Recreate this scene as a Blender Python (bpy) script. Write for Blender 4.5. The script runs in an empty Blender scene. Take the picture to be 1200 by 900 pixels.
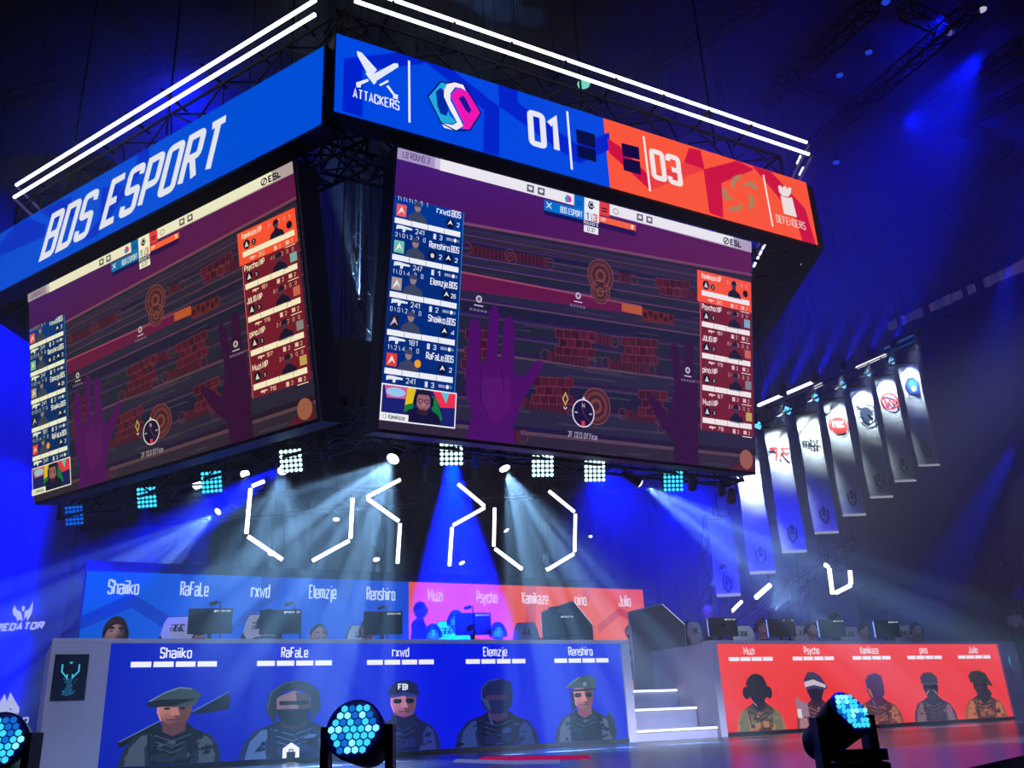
import bpy, bmesh, math, random
import numpy as np
from mathutils import Vector, Matrix

# ------------------------------------------------------------ camera, world, exposure
SC = bpy.context.scene
COL = SC.collection
FPX, PITCH, ROLL = 1055.0, math.radians(21.06), math.radians(2.81)
CAMP = Vector((0, 0, 0.2))
FW = Vector((0, math.cos(PITCH), math.sin(PITCH)))
_U = Vector((0, -math.sin(PITCH), math.cos(PITCH)))
_R = Vector((1, 0, 0))
RT = _R * math.cos(ROLL) - _U * math.sin(ROLL)
UP = _R * math.sin(ROLL) + _U * math.cos(ROLL)
cd = bpy.data.cameras.new('camera')
cam = bpy.data.objects.new('camera', cd)
COL.objects.link(cam)
cd.sensor_width = 36.0
cd.lens = FPX / 1200 * 36
cd.clip_end = 300
cam.matrix_world = Matrix(((RT.x, UP.x, -FW.x, CAMP.x), (RT.y, UP.y, -FW.y, CAMP.y), (RT.z, UP.z, -FW.z, CAMP.z), (0, 0, 0, 1)))
SC.camera = cam
SC.view_settings.view_transform = 'Standard'
SC.view_settings.look = 'None'
SC.view_settings.exposure = 0.0
SC.view_settings.gamma = 1.0
SC.view_settings.use_curve_mapping = False
SC.cycles.volume_max_steps = 64
SC.cycles.max_bounces = 5
SC.cycles.diffuse_bounces = 2
SC.cycles.glossy_bounces = 3
SC.cycles.volume_bounces = 0
SC.cycles.sample_clamp_indirect = 3.0
W = bpy.data.worlds.new('arena_dark')
SC.world = W
W.use_nodes = True
W.node_tree.nodes['Background'].inputs[0].default_value = (0.002, 0.008, 0.16, 1)
W.node_tree.nodes['Background'].inputs[1].default_value = 0.10

A1, A2 = math.radians(60.94), math.radians(57.53)
R1 = math.pi / 2 - A1            # heading of the desks and of the front screen
R2 = -(math.pi / 2 - A2)         # heading of the left screen
DX = Vector((math.sin(A1), math.cos(A1), 0)); BK = Vector((-math.cos(A1), math.sin(A1), 0))
EX = Vector((math.sin(A2), -math.cos(A2), 0)); EB = Vector((math.cos(A2), math.sin(A2), 0))
def ray(x, y): return FW + RT * ((x - 600) / FPX) - UP * ((y - 450) / FPX)
def on_plane(x, y, q, n):
    d = ray(x, y); return CAMP + d * ((q - CAMP).dot(n) / d.dot(n))
def on_z(x, y, z):
    d = ray(x, y); return CAMP + d * ((z - CAMP.z) / d.z)
def at_depth(x, y, Y):
    d = ray(x, y); return CAMP + d * (Y / d.y)
Q = Vector((1.30, 12.01, 0.0))                      # right foot of the blue desk
K = CAMP + ray(387, 133) * (8.0 / math.hypot(ray(387, 133).x, ray(387, 133).y))   # corner of the hanging cube
def behind(x, y, b, base=None):                     # point on the plane b metres behind the desk fronts
    q = (base or Q) + BK * b
    return on_plane(x, y, q, BK)
def dloc(x, y, b=0.0):                              # the same in desk coordinates (along, up)
    p = behind(x, y, b) - Q
    return p.dot(DX), p.z

on_z_ = on_z
# ------------------------------------------------------------ lamps
def lamp(kind, name, loc, color, power, target=None, angle=30, blend=0.5, size=0.05, fan=0, sy=None):
    l = bpy.data.lights.new(name, kind); o = bpy.data.objects.new(name, l); COL.objects.link(o)
    l.energy = power * {'spot_beam_lamp': 1.8, 'blue_wash_lamp': 13, 'blue_roof_and_fill_lamp': 3, 'blue_uplight_lamp': 8, 'banner_lamp': 1}.get(name, 1); l.color = color; o.location = loc
    if kind == 'SPOT':
        l.spot_size = math.radians(angle); l.spot_blend = blend; l.shadow_soft_size = size
    elif kind == 'AREA':
        l.size = size
        if sy: l.shape = 'RECTANGLE'; l.size_y = sy
    else: l.shadow_soft_size = size
    if target is not None:
        o.rotation_euler = (Vector(target) - Vector(loc)).to_track_quat('-Z', 'Y').to_euler()
    if fan:                                         # a gobo wheel that splits the cone into separate rays
        l.use_nodes = True; nt = l.node_tree; em = [n for n in nt.nodes if n.type == 'EMISSION'][0]
        tc = nt.nodes.new('ShaderNodeTexCoord'); sp = nt.nodes.new('ShaderNodeSeparateXYZ')
        nt.links.new(tc.outputs['Normal'], sp.inputs[0])
        vs = []
        for ax in (0, 1):
            dv = nt.nodes.new('ShaderNodeMath'); dv.operation = 'DIVIDE'
            nt.links.new(sp.outputs[ax], dv.inputs[0]); nt.links.new(sp.outputs[2], dv.inputs[1])
            m = nt.nodes.new('ShaderNodeMath'); m.operation = 'MULTIPLY'; m.inputs[1].default_value = fan
            nt.links.new(dv.outputs[0], m.inputs[0])
            s = nt.nodes.new('ShaderNodeMath'); s.operation = 'SINE'; nt.links.new(m.outputs[0], s.inputs[0])
            a = nt.nodes.new('ShaderNodeMath'); a.operation = 'MULTIPLY_ADD'; a.inputs[1].default_value = 1.3; a.inputs[2].default_value = -0.3
            nt.links.new(s.outputs[0], a.inputs[0])
            c = nt.nodes.new('ShaderNodeMath'); c.operation = 'MAXIMUM'; c.inputs[1].default_value = 0.06
            nt.links.new(a.outputs[0], c.inputs[0]); vs.append(c)
        mm = vs[1]
        m2 = nt.nodes.new('ShaderNodeMath'); m2.operation = 'MULTIPLY'; m2.inputs[1].default_value = 2.4
        nt.links.new(mm.outputs[0], m2.inputs[0]); nt.links.new(m2.outputs[0], em.inputs['Strength'])
    return o
BLUE = (0.0, 0.006, 1.0); WHT = (0.30, 0.60, 1.0)
lamp('SPOT', 'player_fill_lamp', (-6, 1.0, 7.5), (0.75, 0.72, 0.9), 1900, (-2.5, 11.5, 1.3), 44, 0.6, 0.3)  # added unseen fill spots that brighten the players' faces
lamp('SPOT', 'player_fill_lamp', (3, 1.5, 8), (0.6, 0.6, 0.95), 1500, (2.0, 13.5, 1.3), 30, 0.6, 0.3)
# added stage fill spots, out of view, that brighten the desk fronts
lamp('SPOT', 'stage_fill_lamp', (-3, -3, 9), (0.26, 0.34, 1.0), 2500, (0, 12, 0.6), 50, 0.8, 0.4)
lamp('SPOT', 'stage_fill_lamp', (9, -1, 9), (0.36, 0.34, 1.0), 2400, (6, 14, 0.6), 50, 0.8, 0.4)
lamp('SPOT', 'floor_wash_lamp', (8.5, 3.5, 7.0), (0.7, 0.75, 1.0), 9000, (4.2, 8.2, 0), 40, 0.5, 0.1, fan=16)
lamp('SPOT', 'floor_blue_lamp', (3.4, 7.2, 5.0), BLUE, 3000, on_z(1090, 893, 0), 40, 0.5, 0.15)

# ------------------------------------------------------------ helpers
def lin(c):
    def f(u):
        u = u / 255.0
        return u / 12.92 if u <= 0.04045 else ((u + 0.055) / 1.055) ** 2.4
    return (f(c[0]), f(c[1]), f(c[2]), 1.0)
MATS = {}
def matte(name, rgb, rough=0.6, metal=0.0, noise=0.0, scale=8.0, spec=0.5):
    if name in MATS: return MATS[name]
    m = bpy.data.materials.new(name); m.use_nodes = True; nt = m.node_tree; b = nt.nodes['Principled BSDF']
    c = lin(rgb); b.inputs['Base Color'].default_value = c
    b.inputs['Roughness'].default_value = rough; b.inputs['Metallic'].default_value = metal
    b.inputs['Specular IOR Level'].default_value = spec
    if noise:
        n = nt.nodes.new('ShaderNodeTexNoise'); n.inputs['Scale'].default_value = scale; n.inputs['Detail'].default_value = 4
        tc = nt.nodes.new('ShaderNodeTexCoord'); nt.links.new(tc.outputs['Object'], n.inputs['Vector'])
        r = nt.nodes.new('ShaderNodeValToRGB'); nt.links.new(n.outputs['Fac'], r.inputs[0])
        r.color_ramp.elements[0].color = [v * (1 - noise) for v in c[:3]] + [1]
        r.color_ramp.elements[1].color = [min(1, v * (1 + noise)) for v in c[:3]] + [1]
        r.color_ramp.elements[0].position = 0.3; r.color_ramp.elements[1].position = 0.7
        nt.links.new(r.outputs[0], b.inputs['Base Color'])
    MATS[name] = m; return m
def glow(name, rgb, strength=1.0, light=False):
    if name in MATS: return MATS[name]
    m = bpy.data.materials.new(name); m.use_nodes = True; nt = m.node_tree
    nt.nodes.remove(nt.nodes['Principled BSDF'])
    e = nt.nodes.new('ShaderNodeEmission'); e.inputs[0].default_value = lin(rgb); e.inputs[1].default_value = strength
    nt.links.new(e.outputs[0], nt.nodes['Material Output'].inputs[0])
    m.cycles.emission_sampling = 'FRONT_BACK' if light else 'NONE'
    MATS[name] = m; return m
def led(name, gain=(1, 1, 1), light=False):          # an LED screen: shows the picture colours stored on its pixels
    if name in MATS: return MATS[name]
    m = bpy.data.materials.new(name); m.use_nodes = True; nt = m.node_tree
    nt.nodes.remove(nt.nodes['Principled BSDF'])
    a = nt.nodes.new('ShaderNodeAttribute'); a.attribute_name = 'Col'
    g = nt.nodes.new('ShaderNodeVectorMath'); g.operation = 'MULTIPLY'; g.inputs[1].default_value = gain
    e = nt.nodes.new('ShaderNodeEmission')
    nt.links.new(a.outputs['Color'], g.inputs[0]); nt.links.new(g.outputs[0], e.inputs[0])
    nt.links.new(e.outputs[0], nt.nodes['Material Output'].inputs[0])
    m.cycles.emission_sampling = 'FRONT_BACK' if light else 'NONE'
    MATS[name] = m; return m
LED, LEDL, LEDS = led('led_picture'), led('led_panel_light', light=True), led('led_picture_left', (1.0, 1.0, 0.62))  # blue haze veil is mixed into the picture colours; left gain thins it
BLK = matte('black_metal', (14, 14, 18), 0.5, 0.3, spec=0.3)
DRK = matte('dark_frame', (22, 23, 30), 0.6, 0.2, spec=0.3)
TRS = matte('truss_metal', (50, 52, 60), 0.45, 0.7)
PANEL = matte('grey_laminate', (160, 162, 180), 0.45, 0, 0.06, 3)
FAB = matte('black_fabric', (16, 17, 24), 0.9, 0, 0.3, 30)
TUBEW = glow('white_led_tube', (255, 255, 255), 3.0, True)
WHITE = glow('white_lettering', (225, 232, 250), 0.95)

def tag(o, label=None, cat=None, group=None, kind=None):
    if label: o['label'] = label
    if cat: o['category'] = cat
    if group: o['group'] = group
    if kind: o['kind'] = kind
    return o
def thing(name, loc=(0, 0, 0), rz=0.0, label=None, cat=None, group=None, rx=0.0, ry=0.0, kind=None):
    o = bpy.data.objects.new(name, None); COL.objects.link(o); o.empty_display_size = 0.1
    o.location = loc; o.rotation_euler = (rx, ry, rz); return tag(o, label, cat, group, kind)
def link(name, mesh, parent=None, loc=None, rot=None):
    o = bpy.data.objects.new(name, mesh); COL.objects.link(o)
    if parent: o.parent = parent
    if loc is not None: o.location = loc
    if rot is not None: o.rotation_euler = rot
    return o
def copy_tree(o, parent=None):
    c = o.copy(); COL.objects.link(c); c.parent = parent
    for ch in list(o.children): copy_tree(ch, c)
    return c

class MB:
    def __init__(s): s.v = []; s.f = []; s.m = []; s.sm = []
    def add(s, vs, fs, mi=0, smooth=False):
        n = len(s.v); s.v += [tuple(v) for v in vs]
        for f in fs: s.f.append([i + n for i in f]); s.m.append(mi); s.sm.append(smooth)
        return s
    def box(s, c, d, mi=0, rz=0.0, taper=1.0, M=None):
        x, y, z = d[0] / 2, d[1] / 2, d[2] / 2; vs = []
        for k in (-1, 1):
            t = taper if k > 0 else 1
            for i, j in ((-1, -1), (1, -1), (1, 1), (-1, 1)): vs.append(Vector((i * x * t, j * y * t, k * z)))
        if rz: R = Matrix.Rotation(rz, 3, 'Z'); vs = [R @ v for v in vs]
        if M is not None: vs = [M @ v for v in vs]
        vs = [v + Vector(c) for v in vs]
        return s.add(vs, [(3, 2, 1, 0), (4, 5, 6, 7), (0, 1, 5, 4), (1, 2, 6, 5), (2, 3, 7, 6), (3, 0, 4, 7)], mi)
    def rbox(s, c, d, r=0.01, mi=0):                # box with chamfered vertical and horizontal edges
        bm = bmesh.new(); bmesh.ops.create_cube(bm, size=1)
        for v in bm.verts: v.co = Vector((v.co.x * d[0], v.co.y * d[1], v.co.z * d[2]))
        bmesh.ops.bevel(bm, geom=bm.edges[:], offset=r, segments=2, profile=0.6, affect='EDGES')
        bm.verts.index_update()
        s.add([v.co + Vector(c) for v in bm.verts], [[v.index for v in f.verts] for f in bm.faces], mi, False); bm.free()
        return s
    def tube(s, pts, r, n=6, mi=0, closed=False, cap=True, smooth=True):
        pts = [Vector(p) for p in pts]; N = len(pts); base = len(s.v); rr = r if isinstance(r, (list, tuple)) else [r] * N
        for i, p in enumerate(pts):
            if closed: t = pts[(i + 1) % N] - pts[i - 1]
            else: t = pts[min(i + 1, N - 1)] - pts[max(i - 1, 0)]
            t.normalize()
            ref = Vector((0, 0, 1)) if abs(t.z) < 0.9 else Vector((1, 0, 0))
            a = t.cross(ref).normalized(); b = t.cross(a)
            for k in range(n):
                g = 2 * math.pi * k / n + math.pi / n
                s.v.append(tuple(p + (a * math.cos(g) + b * math.sin(g)) * rr[i]))
        for i in range(N if closed else N - 1):
            j = (i + 1) % N
            for k in range(n):
                l = (k + 1) % n
                s.f.append([base + i * n + k, base + j * n + k, base + j * n + l, base + i * n + l]); s.m.append(mi); s.sm.append(smooth)
        if cap and not closed:
            s.f.append([base + k for k in range(n)]); s.m.append(mi); s.sm.append(False)
            s.f.append([base + (N - 1) * n + k for k in reversed(range(n))]); s.m.append(mi); s.sm.append(False)
        return s
    def lathe(s, prof, c=(0, 0, 0), n=20, mi=0, M=None, smooth=True):   # prof: (radius, height)
        vs = []; fs = []
        for r, h in prof:
            for k in range(n):
                a = 2 * math.pi * k / n; v = Vector((r * math.cos(a), r * math.sin(a), h))
                if M is not None: v = M @ v
                vs.append(v + Vector(c))
        for i in range(len(prof) - 1):
            for k in range(n):
                l = (k + 1) % n; fs.append((i * n + k, i * n + l, (i + 1) * n + l, (i + 1) * n + k))
        fs.append(tuple(reversed(range(n)))); fs.append(tuple((len(prof) - 1) * n + k for k in range(n)))
        return s.add(vs, fs, mi, smooth)
    def prism(s, poly, y0, y1, mi=0):               # outline in x,z extruded along y
        n = len(poly); vs = [(p[0], y0, p[1]) for p in poly] + [(p[0], y1, p[1]) for p in poly]
        fs = [tuple(range(n)), tuple(reversed(range(n, 2 * n)))] + [(i, n + i, n + (i + 1) % n, (i + 1) % n) for i in range(n)]
        return s.add(vs, fs, mi)
    def ball(s, c, d, n=12, mi=0):
        prof = [(max(1e-4, math.sin(math.pi * i / (n - 2))), -math.cos(math.pi * i / (n - 2))) for i in range(n - 1)]
        return s.lathe(prof, c, n, mi, Matrix.Diagonal(Vector((d[0], d[1], d[2]))))
    def mesh(s, name, mats):
        me = bpy.data.meshes.new(name); me.from_pydata(s.v, [], s.f)
        for m in (mats if isinstance(mats, (list, tuple)) else [mats]): me.materials.append(m)
        me.polygons.foreach_set('material_index', s.m); me.polygons.foreach_set('use_smooth', s.sm); me.update()
        return me
    def build(s, name, mats, parent=None, loc=None, rot=None):
        return link(name, s.mesh(name, mats), parent, loc, rot)

# ------------------------------------------------------------ stroke lettering
G = {'A': '00 2A 40/13 33', 'B': '05 0A 4Ar 45r 05/05 45r 40r 00 05', 'C': '47 4Ar 0Ar 00r 40r 43', 'D': '00 0A 4Ar 40r 00', 'E': '4A 0A 00 40/05 35',
'F': '4A 0A 00/05 35', 'G': '48 4Ar 0Ar 00r 40r 45 25', 'H': '0A 00/4A 40/05 45', 'I': '0A 00', 'J': '4A 40r 00r 03', 'K': '0A 00/4A 04/15 40',
'L': '0A 00 40', 'M': '00 0A 23 4A 40', 'N': '00 0A 40 4A', 'O': '05 0Ar 4Ar 40r 00r 05', 'P': '00 0A 4Ar 44r 04', 'Q': '05 0Ar 4Ar 40r 00r 05/32 4n',
'R': '00 0A 4Ar 45r 05/25 40', 'S': '48 4Ar 0Ar 05r 45r 40r 00r 02', 'T': '0A 4A/2A 20', 'U': '0A 00r 40r 4A', 'V': '0A 20 4A', 'W': '0A 10 28 30 4A',
'X': '0A 40/4A 00', 'Y': '0A 25 4A/25 20', 'Z': '0A 4A 00 40', '0': '05 0Ar 4Ar 40r 00r 05', '1': '08 2A 20', '2': '08 0Ar 4Ar 46r 00 40',
'3': '08 0Ar 4Ar 45r 15/15 45r 40r 00r 02', '4': '40 4A 03 43', '5': '4A 0A 06 46r 40r 00r 02', '6': '48 4Ar 0Ar 00r 40r 46r 06', '7': '0A 4A 10',
'8': '05 0Ar 4Ar 45r 05r 00r 40r 45/05 45', '9': '45 05r 0Ar 4Ar 40r 00r 02', 'a': '06 07r 47r 40/44 04r 00r 40', 'b': '0A 00/07 47r 40r 00',
'c': '45 47r 07r 00r 40r 42', 'd': '4A 40/47 07r 00r 40', 'e': '03 43 47r 07r 00r 40r 41', 'f': '4A 1Ar 10/07 37', 'g': '47 07r 00r 40/47 4pr 0p',
'h': '0A 00/07 47r 40', 'i': '07 00/09 0A', 'j': '17 1pr 0p/19 1A', 'k': '0A 00/47 03/14 40', 'l': '0A 00', 'm': '00 07 27r 20/27 47r 40', 'n': '00 07 47r 40',
'o': '04 07r 47r 40r 00r 04', 'p': '0p 07 47r 40r 00', 'q': '4p 47 07r 00r 40', 'r': '00 07 37r 36', 's': '46 47r 07r 04r 44r 40r 00r 01', 't': '1A 10r 40/07 37',
'u': '07 00r 40r 47/41 40', 'v': '07 20 47', 'w': '07 10 25 30 47', 'x': '07 40/47 00', 'y': '07 20/47 0p', 'z': '07 47 00 40', '.': '00 01', ':': '02 03/06 07',
'\\': '0A 20', '/': '00 2A', '-': '05 45', ' ': ''}
ADV = {'I': 0, 'l': 0, 'i': 0, '.': 0, ':': 0, '1': 2, 'j': 1, '\\': 2, '/': 2, ' ': 1, 'r': 3}
YM = {'n': -2, 'p': -3, 'A': 10}
def gpts(tok):
    y = YM[tok[1]] if tok[1] in YM else int(tok[1]); return (int(tok[0]), y, len(tok) > 2)
def rounded(pts, r=1.0):
    out = []
    for i, (x, y, rd) in enumerate(pts):
        if rd and 0 < i < len(pts) - 1:
            P = Vector((x, y)); a = Vector(pts[i - 1][:2]) - P; b = Vector(pts[i + 1][:2]) - P
            ra = min(r, a.length * 0.5); rb = min(r, b.length * 0.5)
            p0 = P + a.normalized() * ra; p1 = P + b.normalized() * rb
            for t in (0, 0.33, 0.67, 1): out.append(p0 * (1 - t) ** 2 + P * (2 * t * (1 - t)) + p1 * t * t)
        else: out.append(Vector((x, y)))
    return out

class Art:                                           # flat picture: x right, y up, layers stacked a hair apart
    def __init__(s, fx=1.0, fy=1.0, gap=0.0012):
        s.v = []; s.f = []; s.c = []; s.fx = fx; s.fy = fy; s.gap = gap; s.map = None
    def poly(s, pts, col, layer=1):
        n = len(s.v)
        if s.map: pts = [s.map(*p) for p in pts]
        for p in pts: s.v.append((p[0] * s.fx, -s.gap * layer, p[1] * s.fy))
        s.f.append(list(range(n, n + len(pts))))
        cs = col if isinstance(col[0], (tuple, list)) else [col] * len(pts)
        s.c += [lin(c) for c in cs]
    def rect(s, x0, y0, x1, y1, col, layer=1): s.poly([(x0, y0), (x1, y0), (x1, y1), (x0, y1)], col, layer)
    def disc(s, x, y, rx, ry, col, layer=1, n=20, a0=0, a1=2 * math.pi):
        s.poly([(x + rx * math.cos(a0 + (a1 - a0) * k / n), y + ry * math.sin(a0 + (a1 - a0) * k / n)) for k in range(n + (a1 - a0 < 6))], col, layer)
    def stroke(s, pts, w, col, layer=1):
        if s.map: pts = [s.map(*p) for p in pts]
        mp, s.map = s.map, None
        P = [Vector((p[0] * s.fx, p[1] * s.fy)) for p in pts]; fx, fy = s.fx, s.fy; s.fx = s.fy = 1
        closed = len(P) > 2 and (P[0] - P[-1]).length < 1e-6
        L = []; N = len(P)
        for i, p in enumerate(P):
            a = P[i] - P[i - 1] if i else (P[-1] - P[-2] if closed else P[1] - P[0])
            b = P[i + 1] - P[i] if i < N - 1 else (P[1] - P[0] if closed else P[-1] - P[-2])
            if a.length < 1e-9: a = b
            if b.length < 1e-9: b = a
            a = a.normalized(); b = b.normalized(); n1 = Vector((-a.y, a.x)); n2 = Vector((-b.y, b.x)); m = n1 + n2
            if m.length < 0.3: m = n1
            else: m = m.normalized(); m = m / max(0.45, m.dot(n1))
            L.append(m * w / 2)
        for i in range(N - 1):
            s.poly([P[i] - L[i], P[i + 1] - L[i + 1], P[i + 1] + L[i + 1], P[i] + L[i]], col, layer)
        s.fx, s.fy, s.map = fx, fy, mp
    def ring(s, x, y, rx, ry, w, col, layer=1, n=24):
        s.stroke([(x + rx * math.cos(2 * math.pi * k / n), y + ry * math.sin(2 * math.pi * k / n)) for k in range(n + 1)], w, col, layer)
    def text(s, t, x, y, h, w, col, layer=2, weight=1.5, slant=0.0, r=1.0, gap=2.2, align='l'):
        """t from x,y (baseline), cap height h, total width w (all in the picture's units)"""
        WD = lambda c: 6 if c in 'MWmw' else ADV.get(c, 4)
        tot = sum(WD(c) for c in t) + gap * (len(t) - 1); tot = max(tot, 0.1)
        k = (w - 0) / (tot + weight * 0.6) if w else h / 10 * 0.8; q = h / 10
        if align == 'c': x -= k * tot / 2
        if align == 'r': x -= k * tot
        cx = 0
        for c in t:
            for path in G.get(c, '').split('/'):
                if not path.strip(): continue
                ps = rounded([gpts(g) for g in path.split()], r)
                f = 1.5 if c in 'MWmw' else 1
                s.stroke([(x + k * (cx + p.x * f) + slant * p.y * q, y + q * p.y) for p in ps], weight * (q * s.fy + k * s.fx) / 2 if not s.map else weight * q, col, layer)
            cx += WD(c) + gap
    def mesh(s, name, mat):
        me = bpy.data.meshes.new(name); me.from_pydata(s.v, [], s.f); me.materials.append(mat)
        a = me.color_attributes.new('Col', 'FLOAT_COLOR', 'CORNER')
        a.data.foreach_set('color', np.array(s.c, dtype=np.float32).ravel()); me.update(); return me
    def build(s, name, mat, parent=None, loc=None): return link(name, s.mesh(name, mat), parent, loc)
HAZE = 0.018
# ------------------------------------------------------------ the arena shell
def struct(name, mb, mat):
    o = mb.build(name, mat); o['kind'] = 'structure'; return o
nt_floor = matte('stage_floor', (46, 48, 66), 0.22, 0.0, 0.25, 1.2, 0.7)
# near edge of the stage runs from the right of the frame towards the camera
e0, e1 = on_z(1200, 885, 0), on_z(1134, 900, 0)
ed = (e1 - e0).normalized()
eA, eB = e0 - ed * 14, e1 + ed * 3.2
mb = MB()
poly = [(-14, 3.9), (eB.x, eB.y), (eA.x, eA.y), (16, 26), (-14, 22)]
mb.add([(x, y, 0) for x, y in poly] + [(x, y, -1.2) for x, y in poly],
       [tuple(range(5)), tuple(reversed(range(5, 10)))] + [(i, 5 + i, 5 + (i + 1) % 5, (i + 1) % 5) for i in range(5)])
bmx = mb
st = struct('floor_stage', mb, nt_floor)
struct('floor', MB().box((10, 22, -1.25), (110, 90, 0.1)), matte('arena_floor', (20, 20, 28), 0.8))
struct('ceiling', MB().box((10, 22, 21.1), (110, 90, 0.2)), matte('roof_deck', (34, 38, 60), 0.9, 0, 0.4, 0.6))
struct('wall_back', MB().box((10, 52, 10), (110, 0.4, 22.4)), matte('far_wall', (26, 28, 48), 0.9, 0, 0.4, 0.4))
struct('wall_left', MB().box((-24, 24, 10), (0.4, 60, 22.4)), matte('side_wall', (24, 26, 44), 0.9, 0, 0.4, 0.4))
struct('wall_right', MB().box((60, 24, 10), (0.4, 60, 22.4)), MATS['side_wall'])

# ------------------------------------------------------------ hanging LED cube: cabinets, ribbons, screens
cube = thing('hanging_screen_cube', K, 0, 'huge dark six-sided hanging screen cube with blue and orange ribbon boards above the stage', 'video screen')
# local frames of the two visible faces, both starting at the near corner
def frame(name, rz, rx=0.0, loc=(0, 0, 0), par=cube):
    o = thing(name, loc, rz, rx=rx); o.parent = par; return o
def fl(px, py, side, tilt=0.0, off=0.0):
    """photo measure -> face coordinates (along, up) relative to the cube corner"""
    X, B = (DX, BK) if side == 'f' else (EX, EB)
    n = B * math.cos(tilt) + Vector((0, 0, 1)) * math.sin(tilt)
    q = K + B * off
    p = on_plane(px, py, q, n) - K
    up = Vector((0, 0, 1)) * math.cos(tilt) - B * math.sin(tilt)
    return p.dot(X), p.dot(up)
RB, RO, RD, RC = (0, 72, 226), (252, 86, 58), (0, 34, 205), (207, 12, 66)
RIBZ0, RIBZ1 = 6.40 - K.z, 7.44 - K.z
def ribbon_frame(side):
    rz = R1 if side == 'f' else R2
    x0, x1 = (0.04, 7.08) if side == 'f' else (-7.1, -0.13)
    b = MB().box(((x0 + x1) / 2, 0.14, (RIBZ0 + RIBZ1) / 2), (x1 - x0 + 0.02, 0.24, RIBZ1 - RIBZ0 + 0.04))
    o = b.build('ribbon_cabinet', DRK, cube, (0, 0, 0), (0, 0, rz)); return o, x0, x1
rf, x0, x1 = ribbon_frame('f')
# front ribbon picture
a = Art(); a.map = lambda x, y: fl(x, y, 'f')
def Z(c, x, y): # crop coords of close-up views
    return {'2': (380 + x / 4, y / 4), '3': (660 + x * .2833, 60 + y * .2833)}[c]
top = lambda x: 37 + (x - 394) * 0.3218
bot = lambda x: 130.8 + (x - 391) * 0.2764
a.map = None
mid = fl(711, 0.5 * (top(711) + bot(711)), 'f')[0]
a.rect(x0, RIBZ0, mid, RIBZ1, RB, 0); a.rect(mid, RIBZ0, x1, RIBZ1, RO, 0)
def zc(p, lo=RIBZ0, hi=RIBZ1): return (min(max(p[0], x0), x1), min(max(p[1], lo), hi))
fm = lambda x, y: zc(fl(x, y, 'f'))
a.map = fm
for pts in ([('2', 92, 275), ('2', 340, 235), ('2', 480, 280), ('2', 460, 300), ('2', 180, 330), ('2', 180, 550), ('2', 85, 520)],
            [('2', 470, 285), ('2', 600, 315), ('2', 820, 500), ('2', 820, 730), ('2', 745, 720), ('2', 750, 515)],
            [('2', 815, 388), ('2', 905, 410), ('2', 905, 480), ('2', 1190, 680), ('2', 1290, 640), ('2', 1335, 620), ('2', 1340, 700), ('2', 1195, 770), ('2', 820, 500)]):
    a.poly([Z(*p) for p in pts], RD, 1)
for pts in ([('3', 182, 360), ('3', 235, 395), ('3', 360, 520), ('3', 500, 460), ('3', 520, 400), ('3', 568, 410), ('3', 585, 490), ('3', 360, 575), ('3', 190, 420)],
            [('3', 580, 490), ('3', 720, 450), ('3', 790, 490), ('3', 655, 545), ('3', 662, 690), ('3', 605, 668)],
            [('3', 780, 470), ('3', 860, 500), ('3', 1000, 650), ('3', 1045, 800), ('3', 990, 785), ('3', 960, 690)]):
    a.poly([Z(*p) for p in pts], RC, 1)
a.poly([Z('3', 360, 520), Z('3', 500, 460), Z('3', 585, 490), Z('3', 360, 575)], (238, 60, 66), 2)
for c, xx, ya, yb, w in (('2', 399, 285, 575, 0.02),):
    a.stroke([Z(c, 397, 285), Z(c, 399, 575)], 0.026, (235, 238, 255), 3)
a.stroke([Z('2', 1138, 522), Z('2', 1160, 795)], 0.032, (235, 238, 255), 3)
a.stroke([Z('3', 332, 352), Z('3', 359, 580)], 0.032, (255, 235, 232), 3)
a.stroke([Z('3', 827, 512), Z('3', 866, 725)], 0.03, (255, 235, 232), 3)
for q in ([(52, 322), (130, 345), (133, 402), (56, 380)], [(56, 386), (133, 408), (137, 460), (60, 438)]): a.poly([Z('3', *p) for p in q], (0, 8, 70), 3)
for q in ([(240, 380), (312, 398), (316, 450), (245, 434)], [(246, 440), (317, 457), (321, 512), (250, 493)]): a.poly([Z('3', *p) for p in q], (10, 2, 66), 3)
# crossed swords
for q in ([(152, 240), (175, 248), (246, 328), (215, 372), (155, 262)], [(345, 298), (347, 315), (232, 388), (205, 362), (325, 298)],
          [(192, 345), (205, 340), (245, 385), (232, 398)], [(255, 398), (298, 375), (302, 385), (262, 405)], [(148, 388), (205, 370), (208, 382), (172, 398), (170, 412), (150, 410)],
          [(290, 405), (300, 400), (330, 442), (345, 445), (344, 467), (322, 462), (322, 448)]): a.poly([Z('2', *p) for p in q], (226, 232, 248), 4)
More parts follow.
